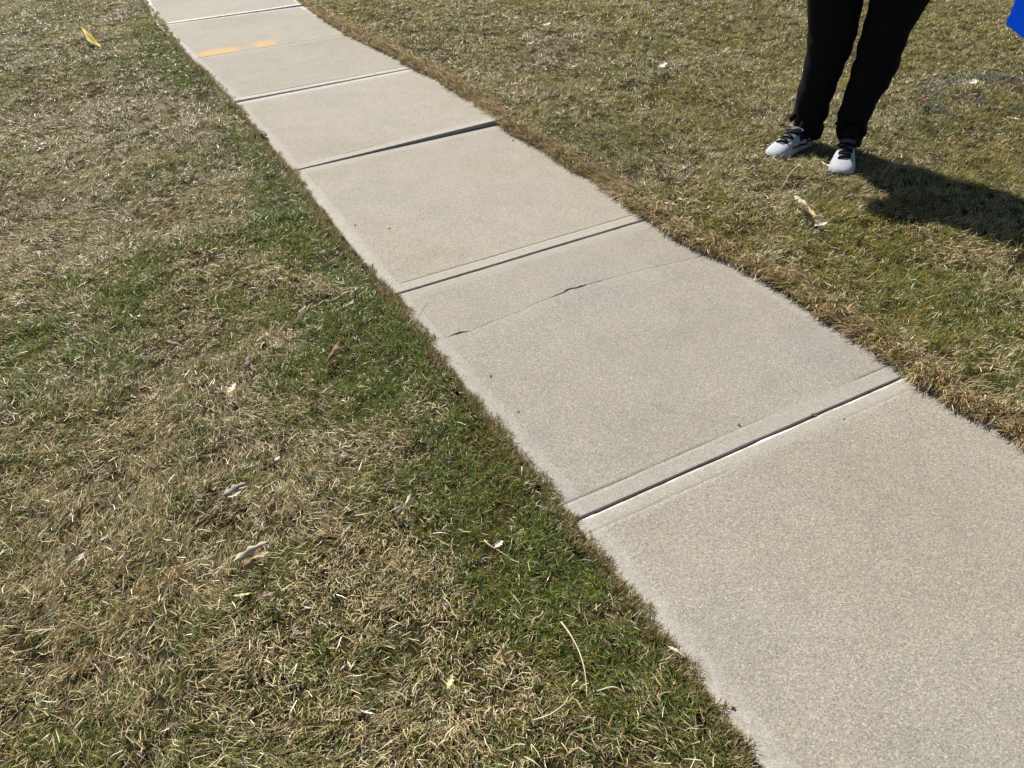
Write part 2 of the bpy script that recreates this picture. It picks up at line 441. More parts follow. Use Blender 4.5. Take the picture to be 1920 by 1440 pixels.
make_slab(fl, fr, cl, cr_, (0, 0, 0, 0), (.008, .0014, .01, .01), (.0005, None, .001, .001), (.2, .0, .35, .35), fine=0.012, near_c=crack(1), seed=7, label='far piece of the cracked concrete slab')
cl, cr_ = crack(-1)(np.array([0.0, 1.0]))
make_slab(cl, cr_, nl, nr, (.0015, .0015, .002, .001), (.0022, .0022, .01, .01), (None, .003, .001, .0012), (.12, .12, .35, .3), fine=0.012, far_c=crack(-1), seed=8, label='near piece of the cracked concrete slab')

# ------------------------------------------------------------------ grass
GREEN = np.array([[.085, .165, .012], [.105, .190, .018], [.150, .220, .028], [.060, .125, .010], [.20, .235, .04]])
OLIVE = np.array([[.29, .245, .030], [.38, .295, .048], [.21, .215, .026], [.42, .305, .06]])
STRAW = np.array([[.72, .58, .30], [.78, .655, .38], [.64, .50, .235], [.70, .59, .34], [.82, .73, .50]])
BROWN = np.array([[.38, .25, .12], [.45, .30, .155], [.32, .22, .11], [.42, .30, .18]])
RUST = np.array([[.48, .27, .10], [.40, .20, .075], [.54, .34, .15]])
DULL = np.array([[.20, .155, .085], [.26, .20, .12], [.14, .105, .055], [.30, .24, .15]])

def px_blobs(lst):
    return [(np.array(at(a, b)[:2]), r, w) for a, b, r, w in lst]
GREEN_BLOBS = px_blobs([(700, 600, .22, .5), (600, 470, .25, .45), (520, 400, .2, .3), (300, 560, .25, .35), (640, 700, .18, .3), (760, 640, .2, .5), (880, 800, .18, .4),
                        (1000, 1010, .18, .35), (900, 1050, .2, .25), (1020, 1200, .15, .3), (340, 860, .16, .3), (240, 640, .2, .3), (140, 620, .18, .25),
                        (1280, 90, .5, .4), (1330, 40, .4, .25), (1130, 285, .18, .45), (1080, 250, .15, .35), (1680, 560, .22, .4), (1860, 650, .25, .5), (1790, 540, .2, .3), (1620, 500, .2, .3),
                        (720, 60, .3, .4), (650, 25, .4, .35), (1530, 450, .15, .3), (1450, 330, .2, .2), (1300, 250, .3, .2), (560, 700, .15, .25), (900, 1390, .12, .3), (640, 1200, .1, .2), (1800, 30, .5, .2), (390, 300, .2, .3), (330, 150, .3, .4)])
TAN_BLOBS = px_blobs([(60, 420, .6, .5), (200, 230, .5, .4), (90, 1000, .3, .4), (300, 1150, .22, .5), (460, 980, .1, .6), (120, 1250, .25, .4), (560, 1040, .12, .25),
                      (200, 780, .2, .3), (500, 780, .15, .4), (620, 1100, .1, .3), (860, 140, .3, .4), (1010, 90, .4, .3), (1380, 190, .2, .3), (1580, 690, .15, .3), (440, 640, .2, .3), (780, 1060, .13, .35), (60, 1150, .2, .3)])
RUST_BLOBS = px_blobs([(170, 128, .20, .9), (330, 1100, .07, .9), (860, 110, .25, .4), (1050, 200, .2, .4), (990, 190, .2, .5), (305, 400, .2, .4), (100, 250, .25, .4), (250, 405, .15, .4), (1600, 60, .4, .35), (900, 30, .5, .3)])
PAINT_SPOTS = [np.array(at(a, b, .03)[:2]) for a, b in [(1742, 178), (1752, 165), (1760, 158), (1748, 200), (1765, 208), (1812, 148), (1820, 150), (1830, 152), (1875, 146), (1890, 150), (1915, 158), (1815, 184), (1835, 186), (1910, 205), (1790, 155), (1848, 148), (1905, 152)]]

def blob_sum(x, y, blobs):
    v = np.zeros_like(x)
    for c, r, w in blobs:
        v = v + w * np.exp(-((x - c[0]) ** 2 + (y - c[1]) ** 2) / (r * r))
    return v

def pick(pal, n):
    c = pal[rng.integers(0, len(pal), n)]
    return c * rng.uniform(0.78, 1.22, (n, 1))

BL = {'left': [], 'right': []}; BF = {'left': [], 'right': []}
def add_blades(side, base, az, tilt0, tilt1, length, width, c_base, c_mid, c_tip):
    """blade = two segments; tilt from the vertical, az = heading"""
    n = len(base)
    dh = np.stack([np.sin(az), np.cos(az), np.zeros(n)], -1)
    d0 = dh * np.sin(tilt0)[:, None] + np.array([0, 0, 1]) * np.cos(tilt0)[:, None]
    az1 = az + rng.normal(0, 0.35, n)
    dh1 = np.stack([np.sin(az1), np.cos(az1), np.zeros(n)], -1)
    d1 = dh1 * np.sin(tilt1)[:, None] + np.array([0, 0, 1]) * np.cos(tilt1)[:, None]
    f = rng.uniform(0.42, 0.6, n)[:, None]
    mid = base + d0 * length[:, None] * f
    tip = mid + d1 * length[:, None] * (1 - f)
    sd = np.stack([np.cos(az), -np.sin(az), np.zeros(n)], -1)
    tw = rng.normal(0, 0.5, n)[:, None]
    up = np.cross(sd, d0)
    w0 = sd * np.cos(tw) + up * np.sin(tw)
    w = width[:, None]
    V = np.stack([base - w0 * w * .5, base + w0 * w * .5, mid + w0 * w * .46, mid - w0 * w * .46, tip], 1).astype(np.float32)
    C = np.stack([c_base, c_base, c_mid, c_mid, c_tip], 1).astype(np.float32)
    far_ = np.hypot(base[:, 0], base[:, 1]) > 3.5
    BL[side].append((V[~far_], C[~far_]))
    # beyond three and a half metres a blade is under a pixel wide: one triangle each
    Vf, Cf = V[far_][:, [0, 1, 4]], C[far_][:, [0, 2, 4]]
    BF[side].append((Vf, Cf))

def lawn_fields(x, y, side):
    s, t = st(np.stack([x, y], -1))
    d = (T_L(s) - t) if side == 'left' else (t - T_R(s))
    n1 = fbm(x, y, 1.5, 101); n2 = fbm(x, y, 5.5, 202); n3 = fbm(x, y, 14.0, 303, 2)
    gb = blob_sum(x, y, GREEN_BLOBS); tb = blob_sum(x, y, TAN_BLOBS); rb = blob_sum(x, y, RUST_BLOBS)
    var = (n1 - .5) * 1.0 + (n2 - .5) * 1.1 + (n3 - .5) * 0.9
    if side == 'left':
        wd = 0.26 + (n1 - .5) * 0.34 + (n2 - .5) * .36
        band = np.clip((wd - d) / 0.14 + .5, 0, 1)
        g = 0.34 + var * .9 + band * 0.36 + gb * .55 - tb * .5
        g = np.where(d < 0.045, g * .55, g)
        olive = np.clip(0.22 + (n2 - .5) * 1.2, 0, 1) * 0.55
    else:
        fr = np.clip((0.13 + (n2 - .5) * .16 - d) / 0.06 + .5, 0, 1)
        g = 0.50 + var * .8 + gb * .6 - tb * .5 - fr * 0.42
        olive = np.clip(0.50 + (n1 - .5) * 1.3 + (y - 4.0) * .05, 0, 1)
    rust = np.clip(rb + (fbm(x, y, 3.0, 404) - .6) * 1.6, 0, 1)
    if side == 'right':
        rust = np.clip(rust + 0.10 + np.clip(0.16 - d, 0, .16) * .5, 0, 1)
    return d, np.clip(g, 0.02, 0.97), np.clip(olive, 0, 1), rust

def lay_angle(x, y):
    return (fbm(x, y, 1.1, 505, 2) * 2 - 1) * 4.2 + (vnoise(x, y, 4.5, 606) - .5) * 2.6

def visible_mask(x, y, margin):
    # keeps the part of the lawn near the photograph's ground footprint
    keep = (y > 0.35 - margin) & (y < 9.6 + margin)
    xl = -1.25 - (y - .79) * .505 - margin; xr = 1.35 + (y - .7) * .56 + margin
    return keep & (x > xl) & (x < xr)

def seed_tufts(side, per_m2_near, per_m2_far):
    n = int(15 * 13 * per_m2_near)
    # thin spots and thick spots
    x = rng.uniform(-7.5, 7.0, n); y = rng.uniform(-.6, 11.5, n)
    dist = np.hypot(x, y)
    f = np.clip((dist - 2.2) / 4.0, 0, 1)
    dens = per_m2_near * (1 - f) + per_m2_far * f
    ins = visible_mask(x, y, 0.12); outs = visible_mask(x, y, 1.0)
    dens = np.where(ins, dens, np.where(outs, dens * .35, 0))
    dens = dens * np.clip(.45 + 1.35 * (fbm(x, y, 15, 515, 2) - .25), .42, 1.25)
    k = rng.random(n) < dens / (per_m2_near * 15 * 13 / (14.5 * 12.1))
    x, y = x[k], y[k]
    s, t = st(np.stack([x, y], -1))
    d = (T_L(s) - t) if side == 'left' else (t - T_R(s))
    k = d > (0.012 if side == 'left' else 0.02)
    return x[k], y[k]

def grow(side, per_near, per_far, blades):
    tx, ty = seed_tufts(side, per_near, per_far)
    nt_ = len(tx)
    t_az = rng.uniform(0, 2 * np.pi, nt_); t_r = rng.normal(0, 1, nt_); t_len = rng.uniform(.65, 1.3, nt_); t_wild = rng.random(nt_)
    nb = rng.poisson(blades, nt_)
    idx = np.repeat(np.arange(nt_), nb); n = len(idx)
    off = rng.normal(0, 0.0105, (n, 2))
    x = tx[idx] + off[:, 0]; y = ty[idx] + off[:, 1]
    d, g, olive, rust = lawn_fields(x, y, side)
    k = d > ((fbm(x, y, 24, 919, 2) - .5) * .060 if side == 'left' else 0.012 + (fbm(x, y, 8, 929, 2) - .5) * .03)
    idx, off, x, y, d, g, olive, rust = idx[k], off[k], x[k], y[k], d[k], g[k], olive[k], rust[k]; n = len(x)
    dist = np.hypot(x, y)
    z = ground_h(x, y)
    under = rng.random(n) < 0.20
    p = np.clip(g + t_r[idx] * .22, 0.02, .96)
    green = (rng.random(n) < p) & ~under
    isol = rng.random(n) < olive
    cg = np.where(isol[:, None], pick(OLIVE, n), pick(GREEN, n))
    r1 = rng.random(n)
    cd = np.where((r1 < rust * .75)[:, None], pick(RUST, n), np.where((r1 < .62 + .2 * rust)[:, None], pick(STRAW, n), pick(BROWN, n)))
    cd = np.where((rng.random(n) < 0.16)[:, None], pick(DULL, n), cd)
    far_pale = np.clip((dist - 2.5) / 5, 0, 1)[:, None]
    c = np.where(green[:, None], cg, cd)
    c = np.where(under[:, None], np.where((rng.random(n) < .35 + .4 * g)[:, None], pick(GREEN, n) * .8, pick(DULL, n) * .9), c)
    # old sprayed blue-grey marking on the blades
    pd = np.min([np.hypot(x - q[0], (y - q[1])) for q in PAINT_SPOTS], axis=0)
    pm = (rng.random(n) < 0.7 * np.exp(-(pd / 0.075) ** 2)) & ~under
    c = np.where(pm[:, None], np.array([.13, .165, .19]) * rng.uniform(.4, 1.7, (n, 1)), c)
    # tips: many green blades have browned ends
    tipdry = rng.random(n) < np.where(d < .06, .75, .33)
    ct = np.where((green & tipdry)[:, None], pick(STRAW, n) * .8, c * 1.1)
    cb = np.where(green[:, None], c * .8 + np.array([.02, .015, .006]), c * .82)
    fld = lay_angle(x, y)
    out_az = np.arctan2(off[:, 0], off[:, 1])
    az_dead = fld + t_r[idx] * .35 + rng.normal(0, .55, n); az_green = np.where(rng.random(n) < .5, out_az, t_az[idx] + rng.normal(0, .8, n))
    wild = rng.random(n) < .15
    az = np.where(green, az_green, az_dead); az = np.where(wild, rng.uniform(0, 2 * np.pi, n), az)
    edge_az = np.arctan2(NV[0], NV[1]) + (0 if side == 'left' else np.pi)
    at_edge = (d < (.05 if side == 'left' else .10)) & (rng.random(n) < (.5 if side == 'left' else .8))
    az = np.where(at_edge, edge_az + rng.normal(0, .7 if side == 'left' else .5, n), az)
    t0 = np.where(green, np.abs(rng.normal(.70, .30, n)), np.abs(rng.normal(.98, .30, n)))
    t0 = np.where(under, rng.uniform(1.2, 1.5, n), np.clip(t0, .05, 1.45))
    t1 = np.clip(t0 + rng.normal(.38, .28, n), .1, 2.0)
    if side == 'right':
        t1 = np.where(at_edge, np.clip(t0 + rng.normal(.75, .25, n), .9, 2.35), t1)
    else:
        t0 = np.where(at_edge, np.clip(t0 * .75, .1, 1.0), t0); t1 = np.where(at_edge, np.clip(t0 + .3, .2, 1.3), t1)
    ln = np.where(green, rng.uniform(.020, .042, n), rng.uniform(.016, .040, n)) * t_len[idx]
    ln = np.where(d < .05, ln * .85, ln) if side == 'left' else np.where(d < .12, ln * 1.3, ln)
    wd = rng.uniform(.0010, .0021, n) * (1 + np.clip((dist - 2.5) / 5, 0, 1) * 1.6)
    wd = np.where(green, wd, wd * 1.02)
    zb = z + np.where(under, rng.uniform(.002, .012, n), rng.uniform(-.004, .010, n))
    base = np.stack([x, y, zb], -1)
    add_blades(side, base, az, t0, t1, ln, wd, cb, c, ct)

def loose_straw(side, per_m2):
    n = int(14.5 * 12.1 * per_m2)
    x = rng.uniform(-7.5, 7.0, n); y = rng.uniform(-.6, 11.5, n)
    k = visible_mask(x, y, .5); x, y = x[k], y[k]
    d, g, olive, rust = lawn_fields(x, y, side)
    k = (d > .035) & (rng.random(len(d)) < 1.1 - g); x, y, d = x[k], y[k], d[k]; n = len(x)
    z = ground_h(x, y) + rng.uniform(.016, .036, n)
    az = lay_angle(x, y) + rng.normal(0, 1.3, n)
    t0 = rng.normal(1.42, .14, n); t1 = t0 + rng.normal(.12, .16, n)
    c = pick(STRAW, n) * 1.08
    add_blades(side, np.stack([x, y, z], -1), az, t0, t1, rng.uniform(.020, .046, n), rng.uniform(.0010, .0020, n), c * .95, c, c)

def fringe_right():
    # matted tan thatch that hangs over the right edge of the slabs
    n = 34000
    s = rng.uniform(.2, 11.0, n) ; keep = rng.random(n) < np.clip(1.25 - (s - 2.5) / 9, .35, 1); s = s[keep]; n = len(s)
    lob = fbm(s, s * 0, 5.5, 707) ; lob2 = fbm(s, s * 0 + 9, 17, 808, 2)
    wdt = .035 + lob * .10
    d = .012 + rng.random(n) ** 1.3 * wdt
    t = T_R(s) + d
    P = xy(s, t); x, y = P[:, 0], P[:, 1]
    k = visible_mask(x, y, .5); s, d, x, y, lob, lob2 = s[k], d[k], x[k], y[k], lob[k], lob2[k]; n = len(x)
    z = ground_h(x, y) + rng.uniform(.004, .03, n) * np.clip(d / .05, .2, 1)
    tuft = np.floor(s * 26 + d * 30)
    ta = (_h(tuft, tuft * 0, 91) - .5) * 2.0
    az = np.arctan2(-NV[0], -NV[1]) + ta + rng.normal(0, .38, n) - .25
    t0 = np.clip(rng.normal(.85, .28, n), .2, 1.5); t1 = np.clip(t0 + rng.normal(.8, .3, n), .8, 2.5)
    ln = rng.uniform(.034, .078, n) * (.6 + .75 * lob2)
    r = rng.random(n)[:, None]
    c = np.where(r < .40, pick(BROWN, n), np.where(r < .62, pick(STRAW, n), np.where(r < .70, pick(RUST, n), np.where(r < .90, pick(DULL, n), pick(GREEN, n)))))
    wd = rng.uniform(.0016, .0032, n) * (1 + np.clip((np.hypot(x, y) - 2.5) / 5, 0, 1) * .8)
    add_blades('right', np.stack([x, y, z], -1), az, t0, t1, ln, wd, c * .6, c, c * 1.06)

def fringe_left():
    n = 34000
    s = rng.uniform(.1, 11.0, n); keep = rng.random(n) < np.clip(1.25 - (s - 2.0) / 9, .35, 1); s = s[keep]; n = len(s)
    lob = fbm(s, s * 0 + 3, 7, 717)
    d = .0 + rng.random(n) * (.02 + .04 * lob)
    t = T_L(s) - d - .004 - (fbm(*xy(s, T_L(s) - d).T, 24, 919, 2) - .5) * .060
    P = xy(s, t); x, y = P[:, 0], P[:, 1]
    k = visible_mask(x, y, .5); s, d, x, y, lob = s[k], d[k], x[k], y[k], lob[k]; n = len(x)
    z = ground_h(x, y) + rng.uniform(.0, .012, n)
    az = np.arctan2(NV[0], NV[1]) + rng.normal(0, .9, n)
    t0 = np.abs(rng.normal(.55, .3, n)); t1 = t0 + np.abs(rng.normal(.25, .2, n))
    ln = rng.uniform(.016, .036, n) * (.6 + .8 * lob)
    r = rng.random(n)[:, None]
    c = np.where(r < .36, pick(BROWN, n) * .85, np.where(r < .58, pick(DULL, n), np.where(r < .74, pick(STRAW, n) * .8, pick(GREEN, n))))
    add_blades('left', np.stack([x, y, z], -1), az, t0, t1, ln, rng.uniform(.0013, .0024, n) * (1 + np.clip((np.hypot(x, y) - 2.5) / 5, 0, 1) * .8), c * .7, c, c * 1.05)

grow('left', 5200, 1500, 12)
grow('right', 4600, 1500, 12)
loose_straw('left', 1300); loose_straw('right', 700)
fringe_right(); fringe_left()

def build_grass(side, label):
    V = np.concatenate([a for a, _ in BL[side]]); C = np.concatenate([b for _, b in BL[side]])
    V2 = np.concatenate([a for a, _ in BF[side]]); C2 = np.concatenate([b for _, b in BF[side]])
    n, n2 = len(V), len(V2)
    me = bpy.data.meshes.new('grass')
    me.vertices.add(n * 5 + n2 * 3); me.vertices.foreach_set('co', np.concatenate([V.reshape(-1), V2.reshape(-1)]))
    b = (np.arange(n, dtype=np.int32) * 5)[:, None]
    loops = np.concatenate([(b + np.array([[0, 1, 2, 3, 3, 2, 4]], np.int32)).reshape(-1), np.arange(n2 * 3, dtype=np.int32) + n * 5])
    me.loops.add(len(loops)); me.loops.foreach_set('vertex_index', loops)
    me.polygons.add(n * 2 + n2)
    ls = np.concatenate([((np.arange(n, dtype=np.int32) * 7)[:, None] + np.array([[0, 4]], np.int32)).reshape(-1), np.arange(n2, dtype=np.int32) * 3 + n * 7])
    me.polygons.foreach_set('loop_start', ls)
    me.update(calc_edges=True)
    ca = me.color_attributes.new('tint', 'FLOAT_COLOR', 'POINT')
    C4 = np.ones((n * 5 + n2 * 3, 4), np.float32); C4[:, :3] = np.clip(np.concatenate([C.reshape(-1, 3), C2.reshape(-1, 3)]), 0, .85)
    ca.data.foreach_set('color', C4.reshape(-1))
    o = link('grass', me, M_BLADE)
    tag(o, label, kind='stuff')
    print('grass', side, n, n2, 'blades', n * 3 + n2, 'triangles')
    return o
build_grass('left', 'dormant straw lawn with a green strip along the left side of the sidewalk')
build_grass('right', 'mottled green and tan lawn on the right side of the sidewalk')

#%%OBJECTS%%
# ------------------------------------------------------------------ lofts and tubes
def loft(rings, closed_caps=True):
    """rings: list of lists of points, equal length -> verts, faces"""
    n = len(rings[0]); v = [p for r in rings for p in r]; f = []
    for i in range(len(rings) - 1):
        for k in range(n):
            a, b = i * n + k, i * n + (k + 1) % n
            f.append((a, b, b + n, a + n))
    if closed_caps:
        f.append(tuple(reversed(range(n)))); f.append(tuple(range((len(rings) - 1) * n, len(rings) * n)))
    return v, f

def merge(parts):
    V, F = [], []
    for v, f in parts:
        o = len(V); V += list(v); F += [tuple(i + o for i in q) for q in f]
    return V, F

def tube(points, radii, sides=10):
    pts = [Vector(p) for p in points]; rings = []
    ref = Vector((0.13, 0.31, 0.94))
    for i, p in enumerate(pts):
        d = (pts[min(i + 1, len(pts) - 1)] - pts[max(i - 1, 0)]).normalized()
        a = d.cross(ref)
        if a.length < 1e-3: a = d.cross(Vector((1, 0, 0)))
        a.normalize(); b = d.cross(a)
        r = radii[i]; rx, ry = r if isinstance(r, tuple) else (r, r)
        rings.append([p + a * (rx * math.cos(t)) + b * (ry * math.sin(t)) for t in [2 * math.pi * k / sides for k in range(sides)]])
    return loft(rings)

def spline(points, per=6):
    P = [Vector(p) for p in points]; out = []
    Q = [P[0] * 2 - P[1]] + P + [P[-1] * 2 - P[-2]]
    for i in range(1, len(Q) - 2):
        for k in range(per):
            t = k / per; a, b, c, d = Q[i - 1], Q[i], Q[i + 1], Q[i + 2]
            out.append(0.5 * ((2 * b) + (c - a) * t + (2 * a - 5 * b + 4 * c - d) * t * t + (3 * b - a - 3 * c + d) * t ** 3))
    out.append(P[-1]); return out

def evaluated(me_in, mods):
    o = bpy.data.objects.new('tmp', me_in); col.objects.link(o)
    for kind, props in mods:
        md = o.modifiers.new(kind, kind)
        for k, v in props.items(): setattr(md, k, v)
    dg = bpy.context.evaluated_depsgraph_get()
    me = bpy.data.meshes.new_from_object(o.evaluated_get(dg))
    bpy.data.objects.remove(o); return me

# ------------------------------------------------------------------ materials of the small things
M_PANTS = cloth_material('black_trouser_cloth', (0.0065, 0.0065, 0.0075), 700, 0.85, 0.12)
M_JACKET = cloth_material('dark_jacket_cloth', (0.012, 0.013, 0.017), 500, 0.8, 0.2)
M_SKIN = cloth_material('skin', (0.46, 0.29, 0.21), 220, 0.55, 0.35, 0.06)
M_HAIR = cloth_material('brown_hair', (0.05, 0.03, 0.018), 300, 0.5, 0.4)
M_KNIT = cloth_material('white_shoe_knit', (0.40, 0.415, 0.45), 420, 0.8, 0.25, 0.22)
M_BLACK = cloth_material('black_shoe_cloth', (0.010, 0.010, 0.012), 420, 0.8, 0.25, 0.3)
M_TONGUE = cloth_material('grey_shoe_tongue', (0.10, 0.10, 0.115), 420, 0.85, 0.2, 0.3)
M_LACE = cloth_material('black_lace', (0.009, 0.009, 0.011), 900, 0.8, 0.2, 0.3)
M_SOLE = cloth_material('dark_rubber_sole', (0.03, 0.03, 0.032), 150, 0.7, 0.3, 0.2)
M_EYE = cloth_material('eye', (0.5, 0.5, 0.5), 90, 0.2, 0.5, 0.05)
M_LIP = cloth_material('lip', (0.35, 0.14, 0.12), 90, 0.5, 0.4, 0.05)
M_WIRE = cloth_material('flag_wire', (0.22, 0.22, 0.21), 200, 0.4, 0.5, 0.1)
M_BLUE = leaf_material('blue_plastic_film', (0.012, 0.22, 0.78), (0.015, 0.25, 0.82), 0.5)
M_YELLOW = leaf_material('yellow_plastic_film', (0.74, 0.58, 0.004), (0.78, 0.62, 0.006), 0.4)
M_INK = cloth_material('black_ink', (0.012, 0.012, 0.012), 90, 0.6, 0.2, 0.1)

# ------------------------------------------------------------------ person standing on the right lawn
LEG_A = 3.91; LEG_B = 3.77            # distance of the two ankles
rows_a = [(262, 1492, 1538), (250, 1489, 1539), (235, 1488, 1543), (222, 1489, 1547), (205, 1491, 1552), (187, 1493, 1557), (165, 1498, 1566), (150, 1503, 1571), (133, 1507, 1577), (110, 1511, 1587), (90, 1514, 1595), (67, 1516, 1603), (35, 1516, 1609), (0, 1515, 1616)]
rows_b = [(272, 1578, 1614), (260, 1573, 1618), (247, 1570, 1621), (230, 1570, 1626), (215, 1573, 1632), (200, 1578, 1638), (180, 1584, 1648), (160, 1591, 1663), (133, 1599, 1677), (100, 1608, 1689), (67, 1616, 1699), (35, 1626, 1716), (0, 1634, 1738)]
root_p = Vector((1.66, 3.83, 0.015))
person = empty('person', root_p)
tag(person, 'person in black trousers and white running shoes with black laces, standing on the lawn', 'person')
FACE = Vector((-0.42, -0.91, 0)).normalized(); LAT = Vector((FACE.y, -FACE.x, 0))     # LAT points to the person's right

def leg_rings(rows, y, seed, knee):
    cs = []
    for r, a, b in rows:
        A = at_y(a, r, y); B = at_y(b, r, y)
        cs.append(((A + B) / 2, (B - A).length / 2))
    # carry the line of the leg on up to the hip
    (c1, r1), (c0, r0) = cs[-1], cs[-5]
    g = (c1 - c0) / (c1.z - c0.z)
    for k in range(1, 5):
        z = c1.z + k * (0.94 - c1.z) / 4
        cs.append((c1 + g * (z - c1.z), r1 + 0.004 * k))
    # resample densely
    zs = np.array([c.z for c, _ in cs]); o = np.argsort(zs); zs = zs[o]
    xs = np.array([c.x for c, _ in cs])[o]; rs = np.array([r for _, r in cs])[o]
    rings = []
    for z in np.linspace(max(zs[0], .055), zs[-1], 90):
        x = np.interp(z, zs, xs); r = np.interp(z, zs, rs)
        ring = []
        for k in range(40):
            t = 2 * math.pi * k / 40
            wr = 0.006 * math.exp(-((z - .13) / .07) ** 2) + 0.003 * math.exp(-((z - knee) / .12) ** 2) + 0.0012
            ph = float(vnoise(np.array(t * 1.2 + seed), np.array(z * 2.0), 1.0, seed)) * 5
            w = wr * math.sin(z * 62 + 2.2 * math.sin(t + seed) + ph) * (0.5 + float(vnoise(np.array(math.cos(t) * 1.6 + seed), np.array(math.sin(t) * 1.6 + z * 4), 1.0, seed + 3)))
            rr = r + w - .003
            ring.append(Vector((x + rr * math.cos(t), y + rr * 1.06 * math.sin(t), z)))
        rings.append(ring)
    return rings, cs[-1][0]

ra, hipa = leg_rings(rows_a, LEG_A, 3, .47)
rb, hipb = leg_rings(rows_b, LEG_B, 8, .47)
hipc = (hipa + hipb) / 2; hipc.z = 0.99
def ellipse(c, rl, rf, n=40, rot=None):
    return [c + LAT * (rl * math.cos(2 * math.pi * k / n)) + FACE * (rf * math.sin(2 * math.pi * k / n)) for k in range(n)]
pelvis = [ellipse(hipc + Vector((0, 0, dz)), a, b) for dz, a, b in [(-.12, .12, .09), (-.08, .19, .125), (-.02, .205, .135), (.06, .195, .13), (.13, .18, .12)]]
fold_a = tube([at_y(1492, 213, LEG_A - .05), at_y(1484, 222, LEG_A - .055), at_y(1483, 229, LEG_A - .05)], [.016, .017, .009], 10)
fold_b = tube([at_y(1584, 222, LEG_B - .05), at_y(1571, 232, LEG_B - .06), at_y(1576, 243, LEG_B - .05)], [.018, .018, .012], 10)
v, f = merge([loft(ra), loft(rb), loft(pelvis), fold_a, fold_b])
me = evaluated(pymesh('trousers', [p - root_p for p in v], f), [('REMESH', dict(mode='VOXEL', voxel_size=0.0065)), ('SMOOTH', dict(factor=0.5, iterations=3))])
me.name = 'trousers'
link('trousers', me, M_PANTS, person, smooth=True)

# jacket: torso with both sleeves bent forward, one continuous surface
sh = hipc + Vector((0, 0, 0.50))
torso = [ellipse(hipc + Vector((0, 0, dz)) + FACE * fw, a, b) for dz, a, b, fw in [(-.10, .215, .17, .02), (-.06, .235, .19, .02), (.04, .225, .175, .02), (.15, .205, .155, .02), (.28, .225, .155, .015), (.40, .235, .15, .0), (.47, .215, .13, -.01), (.53, .14, .09, -.02), (.57, .075, .07, -.015), (.60, .066, .066, -.01)]]
def arm_pts(sgn):
    s0 = hipc + Vector((0, 0, .47)) + LAT * (sgn * .19)
    if sgn > 0:
        return s0, Vector((1.44, 3.90, 1.12)), Vector((1.33, 3.74, .92))
    e = hipc + Vector((0, 0, .19)) + LAT * (sgn * .25) + FACE * .02
    w = hipc + Vector((0, 0, .13 if sgn < 0 else .02)) + LAT * (sgn * (.13 if sgn < 0 else .20)) + FACE * .26
    return s0, e, w
parts = [loft(torso)]
for sgn in (1, -1):
    s0, e, w = arm_pts(sgn)
    pts = spline([s0 - LAT * sgn * .05, s0 + LAT * sgn * .03 - Vector((0, 0, .04)), (s0 + e) / 2 + LAT * sgn * .01, e, (e + w) / 2, w], 4)
    parts.append(tube(pts, list(np.interp(np.linspace(0, 1, len(pts)), [0, .2, .5, .7, 1], [.085, .085, .07, .066, .046])), 16))
v, f = merge(parts)
me = evaluated(pymesh('jacket', [p - root_p for p in v], f), [('REMESH', dict(mode='VOXEL', voxel_size=0.016)), ('SMOOTH', dict(factor=0.5, iterations=4))])
me.name = 'jacket'; link('jacket', me, M_JACKET, person, smooth=True)

# unseen dark flap added under the reaching arm to widen the cast shadow
V = []; F = []
pa, pb = Vector((1.28, 3.72, .95)), Vector((1.63, 3.95, .98))
for layer in (0, 1):
    for i in range(13):
        for j in range(7):
            u, w = i / 12, j / 6
            p = pa.lerp(pb, u); p.z += .10 * math.sin(u * 3.1) * (1 - w)
            drop_ = (.165 + .075 * u) * w
            nn = Vector((.4, -.9, 0)) * (.018 * math.sin(u * 14 + w) * w + .012 * layer)
            V.append(p + nn - Vector((0, 0, drop_)) - root_p)
for i in range(12):
    for j in range(6):
        q = i * 7 + j
        F.append((q, q + 7, q + 8, q + 1)); F.append((91 + q, 91 + q + 1, 91 + q + 8, 91 + q + 7))
link('shadow_flap', pymesh('shadow_flap', V, F), M_JACKET, person, smooth=True)

# body: one skinned figure from the pelvis, legs, spine and head to the fingers
sk_v, sk_e, sk_r = [], [], []
def node(p, r, parent=None):
    sk_v.append(Vector(p) - root_p); sk_r.append(r)
    if parent is not None: sk_e.append((parent, len(sk_v) - 1))
    return len(sk_v) - 1
pel = node(hipc, .12)
for ring, y in ((ra, LEG_A), (rb, LEG_B)):
    q = pel
    for idx, r in ((-6, .075), (44, .055), (20, .045), (9, .024)):
        c = sum(ring[idx], Vector()) / 40; q = node(c, r, q)
    tp, hl = ((1441, 294), (1528, 262)) if y == LEG_A else ((1575, 328), (1591, 262))
    tp = at(*tp, .03); hl = at(*hl, .03); foot = tp + (hl - tp).normalized() * .11; foot.z = .045; heel_ = tp + (hl - tp).normalized() * .24; heel_.z = .07
    node(foot, .016, node(heel_, .020, q))
sp1 = node(hipc + Vector((0, 0, .2)), .11, pel); sp2 = node(hipc + Vector((0, 0, .42)), .115, sp1)
nk = node(hipc + Vector((0, 0, .60)) - FACE * .005, .056, sp2)
jaw = node(hipc + Vector((0, 0, .68)) + FACE * .025, .066, nk)
hd1 = node(hipc + Vector((0, 0, .755)) + FACE * .022, .084, jaw)
hd2 = node(hipc + Vector((0, 0, .82)) + FACE * .008, .078, hd1)
nose = node(hipc + Vector((0, 0, .735)) + FACE * .115, .014, hd1)
